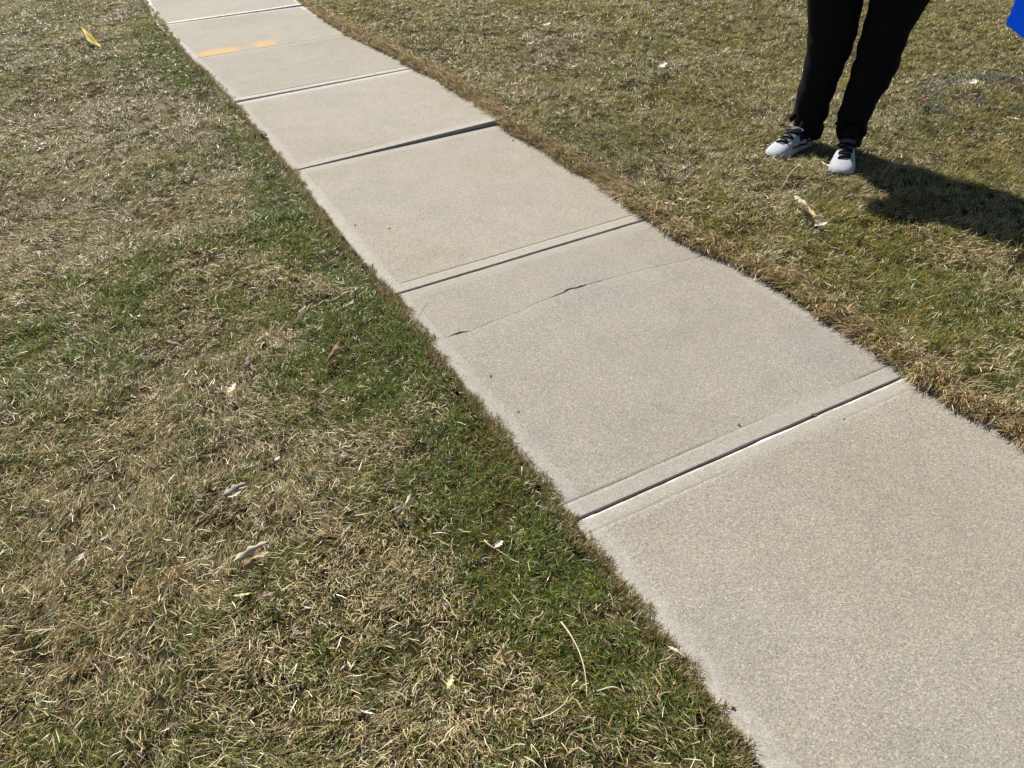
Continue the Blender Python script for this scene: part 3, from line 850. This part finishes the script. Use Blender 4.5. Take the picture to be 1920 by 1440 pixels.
for sgn in (1, -1):
    s0, e, w = arm_pts(sgn)
    a = node(s0, .062, sp2); a = node(e, .044, a); a = node(w, .030, a)
    fd = (w - e).normalized(); sd = fd.cross(Vector((0, 0, 1))).normalized()
    palm = node(w + fd * .075, .026, a)
    for k, ln in zip((-1.5, -.5, .5, 1.5), (.062, .076, .080, .070)):
        b0 = node(w + fd * .105 + sd * (k * .021), .0095, palm)
        b1 = node(w + fd * (.105 + ln * .55) + sd * (k * .022) - Vector((0, 0, .014)), .0085, b0)
        node(w + fd * (.105 + ln * .9) + sd * (k * .021) - Vector((0, 0, .036)), .0075, b1)
    t0 = node(w + fd * .055 + sd * (sgn * .040), .011, palm)
    node(w + fd * .095 + sd * (sgn * .056) - Vector((0, 0, .012)), .009, t0)
bme = bpy.data.meshes.new('body'); bme.from_pydata([tuple(p) for p in sk_v], sk_e, [])
bo = bpy.data.objects.new('tmp_body', bme); col.objects.link(bo)
md = bo.modifiers.new('skin', 'SKIN'); md.use_smooth_shade = True
for i, sv in enumerate(bme.skin_vertices[0].data):
    sv.radius = (sk_r[i], sk_r[i]); sv.use_root = (i == pel)
sub = bo.modifiers.new('sub', 'SUBSURF'); sub.levels = 2; sub.render_levels = 2
dg = bpy.context.evaluated_depsgraph_get()
bme2 = bpy.data.meshes.new_from_object(bo.evaluated_get(dg)); bme2.name = 'body'
bpy.data.objects.remove(bo)
body = link('body', bme2, M_SKIN, person, smooth=True)
hc = hipc + Vector((0, 0, .775)) + FACE * .008
def blob(c, rl, rf, rz, nu=20, nv=12, cut=-1.0):
    rings = []
    for i in range(nv + 1):
        a = -math.pi / 2 + math.pi * i / nv
        if math.sin(a) < cut: continue
        k = max(math.cos(a), .02)
        rings.append(ellipse(c + Vector((0, 0, rz * math.sin(a))), rl * k, rf * k, nu))
    return loft(rings)
v, f = blob(hc + Vector((0, 0, .035)) - FACE * .022, .092, .098, .100, cut=-.55)
link('hair', pymesh('hair', [p - root_p for p in v], f), M_HAIR, person, smooth=True)
for sgn in (1, -1):
    v, f = blob(hipc + Vector((0, 0, .765)) + FACE * .088 + LAT * (sgn * .032), .013, .009, .008, 10, 6)
    link('eye', pymesh('eye', [p - root_p for p in v], f), M_EYE, person, smooth=True)
    v, f = blob(hipc + Vector((0, 0, .745)) + FACE * .0 + LAT * (sgn * .088), .010, .020, .032, 10, 6)
    link('ear', pymesh('ear', [p - root_p for p in v], f), M_SKIN, person, smooth=True)
v, f = blob(hipc + Vector((0, 0, .690)) + FACE * .086, .024, .010, .007, 12, 6)
link('mouth', pymesh('mouth', [p - root_p for p in v], f), M_LIP, person, smooth=True)

# running shoes
def make_shoe(toe, heel, bright_side):
    toe = Vector((toe.x, toe.y, 0)); heel = Vector((heel.x, heel.y, 0))
    d = (toe - heel).normalized(); lat = Vector((d.y, -d.x, 0))
    Lh = 0.315; ctr = toe - d * (Lh / 2)
    zb = 0.002
    def W(x, y, z): return ctr + d * x + lat * y + Vector((0, 0, z + zb)) - root_p
    xs =  [-.155, -.150, -.135, -.11, -.08, -.05, -.025, .0, .025, .05, .075, .10, .122, .138, .149, .155]
    hw =  [.014, .030, .040, .044, .045, .045, .047, .050, .055, .059, .061, .059, .053, .043, .029, .010]
    top = [.075, .095, .101, .099, .097, .103, .115, .112, .101, .090, .080, .070, .060, .051, .041, .026]
    xs_f = np.linspace(-.155, .155, 44)
    hwf = np.interp(xs_f, xs, hw); tpf = np.interp(xs_f, xs, top)
    na = 25; V = []; F = []; MI = []
    for x, h, t in zip(xs_f, hwf, tpf):
        for k in range(na):
            a = math.pi * k / (na - 1)
            ca, sa = math.cos(a), math.sin(a)
            flat = np.interp(x, [-.1, .0, .09], [.62, .72, .8])
            y = h * math.copysign(abs(ca) ** flat, ca); z = .016 + (t - .016) * abs(sa) ** .75
            V.append(W(x, y, z))
    for i in range(len(xs_f) - 1):
        for k in range(na - 1):
            F.append((i * na + k, i * na + k + 1, (i + 1) * na + k + 1, (i + 1) * na + k))
            x = (xs_f[i] + xs_f[i + 1]) / 2; a = abs((k + .5) / (na - 1) - .5)
            mi = 0
            if x < -.02 and a < np.interp(x, [-.155, -.02], [.20, .33]): mi = 1                 # collar
            if -.02 <= x < .005 and a < .13: mi = 1
            # dark side stripe sweeping forward from the heel
            if -.11 < x < .045 and abs(a - np.interp(x, [-.11, .0, .045], [.36, .41, .33])) < .022: mi = 1
            MI.append(mi)
    shoe = link('shoe', pymesh('shoe', V, F), [M_KNIT, M_BLACK], person, smooth=True)
    shoe.data.polygons.foreach_set('material_index', MI)
    # tongue strip down the instep
    def topz(x): return float(np.interp(x, xs, top))
    V = []; F = []
    tx = np.linspace(-.045, .082, 14)
    for x in tx:
        wd = np.interp(x, [-.045, .05, .082], [.034, .028, .022])
        for q in (-1, -.5, 0, .5, 1):
            V.append(W(x, q * wd, topz(x) + .004 - .006 * q * q + max(0, -.02 - x) * .9))
    for i in range(13):
        for k in range(4): F.append((i * 5 + k, i * 5 + k + 1, i * 5 + k + 6, i * 5 + k + 5))
    t = link('tongue', pymesh('tongue', V, F), M_TONGUE, shoe, smooth=True)
    for j, x in enumerate(np.linspace(-.012, .070, 6)):
        wd = .034 - .0012 * j; sk = .008 * (1 if j % 2 else -1)
        pts = [(x - sk, -wd, topz(x) - .004), (x - sk * .5, -wd * .5, topz(x) + .006), (x, 0, topz(x) + .009), (x + sk * .5, wd * .5, topz(x) + .006), (x + sk, wd, topz(x) - .004)]
        v, f = tube([W(*p) for p in pts], [.0042] * 5, 6)
        link('lace', pymesh('lace', v, f), M_LACE, shoe, smooth=True)
    for q in (-1, 1):                                         # the two loops of the bow
        pts = [(-.008, 0, topz(0) + .010), (.0, q * .022, topz(0) + .015), (-.012, q * .046, topz(0) - .004), (-.022, q * .030, topz(0) + .004), (-.010, q * .004, topz(0) + .011)]
        v, f = tube([W(*p) for p in spline(pts, 3)], [.0026] * 13, 5)
        link('lace', pymesh('lace', v, f), M_LACE, shoe, smooth=True)
    v, f = tube([W(-.082, 0, .05), W(-.086, 0, .09), W(-.096, 0, .13), W(-.11, 0, .18)], [.044, .040, .036, .030], 14)
    link('sock', pymesh('sock', v, f), M_PANTS, shoe, smooth=True)
    rings = []
    for z, k in ((-.012, .96), (.0, 1.06), (.018, 1.09), (.026, 1.02)):
        up = [(x, h) for x, h in zip(xs, hw)]
        rings.append([W(x * 1.02, h * k, z + .010 * max(0, (x - .11)) / .045) for x, h in up] + [W(x * 1.02, -h * k, z + .010 * max(0, (x - .11)) / .045) for x, h in reversed(up)])
    v, f = loft(rings)
    link('sole', pymesh('sole', v, f), M_SOLE, shoe)
    return shoe
make_shoe(at(1441, 294, .03), at(1528, 262, .03), 1)['label'] = 'sunlit white shoe turned sideways'
make_shoe(at(1575, 328, .03), at(1591, 262, .03), -1)['label'] = 'white shoe pointing at the viewer'

# ------------------------------------------------------------------ marker flags
def flag_sheet(name, corners, mat, parent, wave, nu=10, nv=8, thick=0.0006):
    a, b, c, d = [Vector(p) for p in corners]; V = []; F = []
    nrm = (b - a).cross(d - a).normalized()
    for side in (0, 1):
        for j in range(nv + 1):
            for i in range(nu + 1):
                u, w = i / nu, j / nv
                p = a * (1 - u) * (1 - w) + b * u * (1 - w) + c * u * w + d * (1 - u) * w
                p = p + nrm * (wave * math.sin(u * 5.1 + w * 1.7) * (0.4 + u) + wave * .4 * math.sin(w * 7 + u * 2)) + nrm * (thick * side)
                V.append(p)
    n = (nu + 1) * (nv + 1)
    for j in range(nv):
        for i in range(nu):
            q = j * (nu + 1) + i
            F.append((q, q + 1, q + nu + 2, q + nu + 1)); F.append((n + q, n + q + nu + 1, n + q + nu + 2, n + q + 1))
    return link(name, pymesh(name, V, F), mat, parent, smooth=True)

foot = at(1942, 196, .0)
bf_ = empty('marker_flag', foot)
tag(bf_, 'bright blue plastic marker flag over the lawn at the right of the standing person', 'flag', 'utility marker flags')
yb = foot.y - .05
cs_ = [at_y(1885, 45, yb), at_y(1951, 99, yb + .03), at_y(1992, -6, yb + .02), at_y(1925, -58, yb - .02)]
flag_sheet('flag_sheet', [p - foot for p in cs_], M_BLUE, bf_, .012)
topw = at_y(1990, -12, yb + .03)
v, f = tube([Vector((0, 0, -.08)), Vector((0.004, .0, .1)), (cs_[1] - foot) + Vector((.004, .008, -.01)), (topw - foot) + Vector((.006, .008, .01))], [.0015] * 4, 6)
link('wire', pymesh('wire', v, f), M_WIRE, bf_)

foot = at(194, 92, .005)
yf = empty('marker_flag', foot)
tag(yf, 'small yellow marker flag with black print leaning low over the left lawn', 'flag', 'utility marker flags')
y0 = foot.y
def at_plane(px, py, p0, nr):
    d = RIGHT * ((px - 960) / F_PX) + UP * ((720 - py) / F_PX) + FW
    o = Vector((0, 0, CAM_H)); t = (p0 - o).dot(nr) / d.dot(nr)
    return o + d * t
YN = Vector((-.12, -.30, .94)).normalized(); YP = foot + Vector((0, 0, .045))
c_ = [at_plane(x, y, YP, YN) for x, y in ((152.5, 50.5), (164, 75.5), (191, 89.5), (172.5, 67.0))]
sheet = flag_sheet('flag_sheet', [p - foot for p in c_], M_YELLOW, yf, .003)
v, f = tube([Vector((0.005, 0, -.06)), c_[2] - foot + Vector((0.002, -.004, 0)), c_[1] - foot + Vector((0, -.006, 0)), c_[0] - foot + Vector((-.004, -.004, .012))], [.0013] * 4, 6)
link('wire', pymesh('wire', v, f), M_WIRE, yf)
# rows of small black print, too far away to read
V = []; F = []
def on_flag(u, w, o=.009):
    a, b, c, d = [p - foot for p in c_]
    p = a * (1 - u) * (1 - w) + b * u * (1 - w) + c * u * w + d * (1 - u) * w
    nr = (b - a).cross(d - a).normalized()
    if nr.z < 0: nr = -nr
    return p + nr * o
for row_w0, row_w1, u0, u1, n in ((.30, .42, .15, .80, 6), (.50, .64, .12, .88, 5), (.70, .80, .2, .85, 7)):
    for k in range(n):
        a = u0 + (u1 - u0) * k / n; b = a + (u1 - u0) / n * random.uniform(.45, .75)
        i = len(V); V += [on_flag(a, row_w0), on_flag(b, row_w0), on_flag(b, row_w1), on_flag(a, row_w1)]; F.append((i, i + 1, i + 2, i + 3))
link('print', pymesh('print', V, F), M_INK, yf)

# ------------------------------------------------------------------ leaves, stems and crumbs
LM = {
    'pale': leaf_material('pale_leaf', (.38, .31, .22), (.58, .50, .38), .2),
    'cream': leaf_material('cream_leaf', (.50, .42, .29), (.72, .64, .48), .25),
    'white': leaf_material('white_scrap', (.56, .52, .45), (.78, .74, .67), .2),
    'tan': leaf_material('tan_leaf', (.36, .25, .14), (.52, .39, .25), .2),
    'brown': leaf_material('brown_leaf', (.12, .060, .028), (.22, .12, .06), .15),
    'dark': leaf_material('dark_leaf', (.045, .028, .018), (.10, .060, .036), .1),
    'red': leaf_material('red_leaf', (.10, .030, .018), (.17, .055, .030), .1),
    'mauve': leaf_material('mauve_leaf', (.20, .125, .105), (.32, .22, .19), .15),
    'grey': leaf_material('grey_leaf', (.24, .21, .17), (.40, .36, .30), .15),
    'yellow': leaf_material('yellow_leaf', (.58, .54, .25), (.70, .66, .36), .3),
}
def make_leaf(px0, px1, mat, label, width=.45, roll=1.2, lift=.012, bend=.3, lobes=.42, tilt=0.0, z=.030, where=None, seed=0):
    rr = random.Random(seed * 131 + int(px0[0] * 7 + px0[1]))
    A = at(px0[0], px0[1], z); B = at(px1[0], px1[1], z)
    mid_ = (A + B) / 2
    zg = float(ground_h(np.array([mid_.x]), np.array([mid_.y]))[0])
    if where == 'slab': zg = .0
    dv = (B - A); Ln = dv.length; dv.normalize(); sv = Vector((-dv.y, dv.x, 0))
    base = Vector((mid_.x, mid_.y, zg + max(.012, z - .012)))
    o = empty('tmp', base); bpy.data.objects.remove(o)
    nu, nv = 14, 6; V = []; F = []
    ph = rr.uniform(0, 6); W = Ln * width * .5
    conv = roll >= 1.15
    for i in range(nu + 1):
        u = i / nu
        prof = max(.03, math.sin(math.pi * min(1, u * .97 + .03)) ** .75) * (1 + lobes * math.cos(2 * math.pi * 3.5 * u + ph)) * (1 - .25 * u)
        for j in range(nv + 1):
            q = (j / nv) * 2 - 1
            w = W * prof
            an = q * roll * (.7 + .3 * math.sin(u * 3 + ph))
            rad_ = w / max(roll, .05)
            yy = rad_ * math.sin(an); zz = rad_ * (1 - math.cos(an))
            if conv: zz = W / roll * .8 - zz
            zz += bend * Ln * (u - .5) ** 2 * (-1 if conv else 1) + .06 * Ln * math.sin(9 * u + q * 2 + ph) * .35
            p = dv * ((u - .5) * Ln) + sv * yy + Vector((0, 0, zz + lift))
            if tilt:
                ct_, st_ = math.cos(tilt), math.sin(tilt)
                along = p.dot(dv); side_ = p.dot(sv); p = dv * along + sv * (side_ * ct_ - p.z * st_) + Vector((0, 0, side_ * st_ + p.z * ct_ + abs(math.sin(tilt)) * W * .6))
            V.append(p)
    for i in range(nu):
        for j in range(nv):
            q = i * (nv + 1) + j
            F.append((q, q + nv + 1, q + nv + 2, q + 1))
    lf = link('dead_leaf', pymesh('dead_leaf', V, F), LM[mat], smooth=True)
    lf.location = base
    tag(lf, label, 'leaf', 'dead leaves and leaf scraps scattered on the lawns')
    return lf

LEAVES = [
    ((436, 1054), (506, 1012), 'pale', 'large curled oak leaf, pale backed, biggest on the straw lawn', dict(width=.42, roll=1.9, tilt=.7, z=.04)),
    ((452, 1060), (482, 1032), 'brown', 'brown leaf tucked under the large curled oak leaf', dict(width=.5, roll=1.0, z=.030, lift=.0)),
    ((478, 1048), (509, 1037), 'tan', 'pinkish torn leaf touching the near side of the large curled oak leaf', dict(width=.5, roll=.7, z=.044)),
    ((418, 936), (464, 910), 'grey', 'grey arched leaf beyond the large curled oak leaf', dict(width=.55, roll=1.5, tilt=.5, z=.045)),
    ((430, 940), (456, 928), 'cream', 'cream torn leaf lip on the near side of the grey arched leaf', dict(width=.4, roll=.5, z=.045)),
    ((356, 942), (418, 926), 'dark', 'dark shaded leaf just left of the grey arched leaf', dict(width=.28, roll=1.0, z=.03)),
    ((503, 866), (532, 850), 'dark', 'dark reddish leaf sunk in the grass beyond the grey arched leaf', dict(width=.6, roll=1.1, z=.04)),
    ((516, 868), (526, 860), 'cream', 'tiny cream fleck of leaf lying on the dark reddish leaf', dict(width=.8, roll=.4, z=.055)),
    ((384, 860), (412, 852), 'brown', 'brown leaf half buried left of the dark reddish leaf', dict(width=.5, roll=.8, z=.036)),
    ((310, 641), (346, 652), 'mauve', 'narrow grey-brown rolled leaf lying level with the cracked slab on the left lawn', dict(width=.32, roll=2.0, z=.045)),
    ((338, 652), (360, 646), 'dark', 'small dark leaf at the end of the narrow rolled leaf', dict(width=.5, roll=1.0, z=.04)),
    ((452, 700), (461, 672), 'mauve', 'mauve-brown leaf standing on edge in the left lawn', dict(width=.5, roll=1.4, tilt=1.1, z=.045)),
    ((430, 742), (444, 720), 'cream', 'cream leaf scrap below the mauve-brown standing leaf', dict(width=.7, roll=.9, z=.045)),
    ((438, 706), (470, 703), 'brown', 'reddish brown leaf flat at the foot of the mauve-brown standing leaf', dict(width=.35, roll=.6, z=.036)),
    ((324, 724), (352, 720), 'mauve', 'pinkish brown crumpled leaf left of the cream leaf scrap', dict(width=.5, roll=.9, z=.042)),
    ((362, 676), (386, 664), 'brown', 'brown leaf between the narrow rolled leaf and the mauve-brown standing leaf', dict(width=.5, roll=1.0, z=.04)),
    ((493, 692), (504, 678), 'dark', 'dark bent leaf right of the mauve-brown standing leaf', dict(width=.6, roll=1.2, z=.04)),
    ((612, 690), (640, 640), 'brown', 'brown leaf scrap in the green strip left of the cracked slab', dict(width=.22, roll=1.5, z=.04)),
    ((746, 966), (763, 922), 'cream', 'thin twisted cream leaf standing beside the green strip', dict(width=.26, roll=1.3, tilt=.9, z=.05)),
    ((742, 968), (752, 944), 'dark', 'dark leaf edge at the foot of the thin twisted cream leaf', dict(width=.5, roll=1.0, z=.035)),
    ((928, 1027), (943, 1014), 'white', 'white leaf scrap alone in the green strip near the sidewalk', dict(width=.7, roll=1.0, z=.055)),
    ((440, 1124), (478, 1118), 'yellow', 'flat pale yellow leaf on the straw below the large curled oak leaf', dict(width=.38, roll=.5, z=.05)),
    ((486, 1130), (520, 1116), 'mauve', 'grey-brown folded leaf beside the flat pale yellow leaf', dict(width=.5, roll=1.2, z=.045)),
    ((314, 1178), (328, 1162), 'brown', 'rusty brown leaf in the rust coloured straw patch', dict(width=.6, roll=.9, z=.042)),
    ((838, 1288), (848, 1262), 'yellow', 'greenish yellow leaf near the bottom of the left lawn', dict(width=.55, roll=.7, z=.05)),
    ((674, 1330), (704, 1338), 'white', 'whitish straw-like leaf strip low on the left lawn', dict(width=.3, roll=.9, z=.05)),
    ((948, 1238), (966, 1228), 'brown', 'small brown leaf in the green strip near the bottom', dict(width=.6, roll=.8, z=.042)),
    ((80, 1392), (96, 1378), 'cream', 'cream curled leaf in the near left corner of the lawn', dict(width=.6, roll=1.5, z=.045)),
    ((150, 1056), (160, 1040), 'pale', 'pale leaf stuck in the straw at the left', dict(width=.7, roll=.8, z=.05)),
    ((190, 1020), (206, 1008), 'pale', 'second pale leaf in the straw, right of the pale leaf at the left', dict(width=.5, roll=.8, z=.05)),
    ((1254, 1204), (1288, 1224), 'cream', 'crumpled cream leaf with dark gaps on the edge of the nearest slab', dict(width=.42, roll=1.7, tilt=.35, z=.03)),
    ((1274, 1222), (1294, 1240), 'dark', 'dark leaf piece at the tip of the crumpled cream leaf', dict(width=.35, roll=1.2, z=.022)),
    ((1066, 329), (1094, 323), 'brown', 'reddish brown leaf under the grass fringe along the right edge', dict(width=.5, roll=1.2, z=.018)),
    ((1188, 398), (1209, 405), 'cream', 'small cream leaf at the right end of a sidewalk joint', dict(width=.5, roll=.9, z=.03)),
    ((1318, 484), (1330, 479), 'red', 'tiny red-brown leaf where the crack meets the right lawn', dict(width=.6, roll=.8, z=.02)),
    ((1487, 380), (1512, 398), 'pale', 'upper pale leaf scrap of the tangle in front of the shoes', dict(width=.4, roll=1.2, z=.05)),
    ((1500, 404), (1522, 412), 'dark', 'dark leaf in the middle of the tangle in front of the shoes', dict(width=.6, roll=1.0, z=.038)),
    ((1506, 396), (1532, 424), 'tan', 'thin tan leaf rib crossing the tangle in front of the shoes', dict(width=.12, roll=.8, z=.06)),
    ((1524, 436), (1550, 428), 'white', 'whitish lowest leaf scrap of the tangle in front of the shoes', dict(width=.5, roll=1.0, z=.05)),
    ((1020, 58), (1031, 50), 'white', 'white leaf scrap far up the right lawn, nearest the sidewalk', dict(width=.7, roll=.9, z=.05)),
    ((1236, 138), (1246, 128), 'white', 'white leaf scrap alone in the middle of the right lawn', dict(width=.7, roll=.9, z=.055)),
    ((1070, 134), (1082, 128), 'cream', 'small cream scrap between the two white scraps of the right lawn', dict(width=.5, roll=.9, z=.05)),
    ((990, 90), (1000, 84), 'pale', 'small pale scrap below the far white scrap near the sidewalk', dict(width=.6, roll=.9, z=.05)),
    ((1270, 332), (1294, 320), 'grey', 'grey rolled leaf with a pale end between sidewalk and shoes', dict(width=.35, roll=1.9, z=.05)),
    ((1198, 218), (1216, 216), 'dark', 'dark leaf in the grass halfway between sidewalk and shoes', dict(width=.5, roll=1.2, z=.042)),
    ((1108, 220), (1124, 216), 'mauve', 'brownish leaf nearer the sidewalk than the halfway dark leaf', dict(width=.5, roll=1.1, z=.042)),
    ((1366, 226), (1382, 220), 'brown', 'brown leaf in the grass left of the shoes', dict(width=.6, roll=1.1, z=.042)),
    ((1398, 402), (1408, 396), 'dark', 'dark brown leaf left of the tangle in front of the shoes', dict(width=.8, roll=1.2, z=.042)),
    ((1724, 200), (1737, 188), 'red', 'dark red leaf beside the faded blue paint on the lawn', dict(width=.6, roll=.9, z=.05)),
    ((1816, 168), (1825, 160), 'cream', 'cream chip of leaf inside the faded blue paint ring', dict(width=.7, roll=.8, z=.055)),
    ((1812, 190), (1832, 186), 'tan', 'tan curled leaf below the cream chip in the paint ring', dict(width=.4, roll=1.5, z=.05)),
    ((1884, 230), (1910, 235), 'cream', 'long cream leaf scrap at the far right of the lawn', dict(width=.3, roll=1.0, z=.055)),
    ((1760, 136), (1772, 134), 'pale', 'pale leaf chip above the faded blue paint ring', dict(width=.5, roll=.9, z=.05)),
    ((1606, 262), (1628, 268), 'cream', 'cream leaf behind the heel of the front shoe', dict(width=.4, roll=.9, z=.055)),
    ((1538, 312), (1554, 321), 'cream', 'cream leaf scrap touching the toe of the front shoe', dict(width=.4, roll=.9, z=.05)),
    ((1676, 232), (1682, 226), 'dark', 'dark speck of leaf between the front shoe and the blue paint', dict(width=.7, roll=.9, z=.05)),
    ((286, 105), (300, 101), 'white', 'white leaf scrap at the green strip near the orange paint', dict(width=.4, roll=.8, z=.055)),
    ((394, 319), (407, 316), 'white', 'white leaf scrap in the lawn left of the raised joint', dict(width=.5, roll=.8, z=.05)),
    ((648, 572), (664, 561), 'grey', 'grey leaf in the green strip at the joint before the crack', dict(width=.5, roll=.9, z=.055)),
    ((560, 586), (574, 572), 'grey', 'grey leaf left of the other grey leaf of the green strip', dict(width=.35, roll=.9, z=.055)),
    ((486, 243), (500, 252), 'dark', 'dark curled leaf on the left edge of the sidewalk', dict(width=.5, roll=1.5, z=.03)),
    ((262, 430), (280, 424), 'brown', 'brown leaf pair alone in the left lawn', dict(width=.5, roll=1.1, z=.045)),
    ((80, 528), (90, 521), 'brown', 'brown leaf at the far left of the lawn', dict(width=.5, roll=1.1, z=.042)),
    ((192, 8), (202, 5), 'cream', 'cream leaf scrap at the far end of the left lawn', dict(width=.4, roll=.8, z=.055)),
    ((88, 20), (98, 18), 'white', 'white leaf scrap left of the yellow flag, far away', dict(width=.5, roll=.8, z=.055)),
]
for i, (a, b, mt_, lab, kw) in enumerate(LEAVES):
    make_leaf(a, b, mt_, lab, seed=i, **kw)

STEMS = [
    ([(1498, 306), (1484, 322), (1466, 348)], .055, .0023, 'long pale straw stem lying in front of the two shoes'),
    ([(1052, 1160), (1068, 1188), (1086, 1222), (1097, 1262), (1101, 1305)], .060, .0018, 'long curved pale stem in the green strip near the bottom'),
    ([(1000, 1345), (1030, 1340), (1056, 1322), (1066, 1300)], .045, .0017, 'arched tan stem left of the nearest slab'),
    ([(764, 608), (780, 590), (798, 560)], .012, .0012, 'thin straw lying on the slab just before the crack'),
    ([(908, 1006), (918, 1022), (960, 1042)], .055, .0015, 'straight straw pointing at the white scrap of the green strip'),
    ([(1120, 1290), (1150, 1288), (1172, 1292)], .05, .0018, 'short thick straw right of the long curved stem'),
]
M_STEM = leaf_material('straw_stem', (.60, .50, .33), (.74, .64, .45), .2)
for pts, z, r, lab in STEMS:
    P = [at(x, y, z) for x, y in pts]
    for i, p in enumerate(P): p.z = z - (.012 if i in (0, len(P) - 1) and z > .02 else 0)
    base = P[0].copy(); sp_ = spline([p - base for p in P], 4)
    v, f = tube(sp_, [r * (1 - .5 * i / len(sp_)) for i in range(len(sp_))], 6)
    o = link('straw_stem', pymesh('straw_stem', v, f), M_STEM, smooth=True); o.location = base
    tag(o, lab, 'straw', 'loose straw stems lying on grass and slabs')

CRUMBS = [
    (920, 705, .0052, 'dark crumb on the cracked slab below the shorter crack'), (666, 422, .0045, 'dark crumb near the left edge of the slab before the crack'),
    (730, 428, .005, 'second dark crumb of that slab, right of the one near its left edge'), (1386, 797, .005, 'dark crumb beside the tooled line of the cracked slab'),
    (972, 772, .0038, 'tiny dark crumb low on the left of the cracked slab'), (1525, 776, .0085, 'brown seed pellet lying in the pale joint'),
    (1612, 734, .0055, 'small brown crumb at the right end of the pale joint'), (1574, 746, .0045, 'dark crumb in the pale joint between pellet and its right end'),
    (962, 263, .006, 'brown chip near the right edge of the slab after the raised joint'), (716, 240, .006, 'thin brown chip in the middle of the raised slab'),
    (1583, 786, .0032, 'dark speck on the nearest slab just below the pale joint'), (1376, 1328, .004, 'dark crumb on the nearest slab by the left grass'),
]
M_CRUMB = leaf_material('dark_crumb', (.03, .022, .015), (.10, .07, .045), .02)
for x, y, r, lab in CRUMBS:
    bm = bmesh.new(); bmesh.ops.create_icosphere(bm, subdivisions=1, radius=r)
    an = random.uniform(0, 3.1)
    for vv in bm.verts:
        vv.co *= random.uniform(.75, 1.2); vv.co.x *= 1.5; vv.co.z *= .55
        vv.co = Matrix.Rotation(an, 3, 'Z') @ vv.co
    me = bpy.data.meshes.new('crumb'); bm.to_mesh(me); bm.free()
    o = link('crumb', me, M_CRUMB); p = at(x, y, .003); o.location = (p.x, p.y, .003 if 'joint' not in lab or 'below' in lab or 'raised' in lab or 'beside' in lab else -.001)
    tag(o, lab, 'crumb', 'dark crumbs and chips on the slabs')
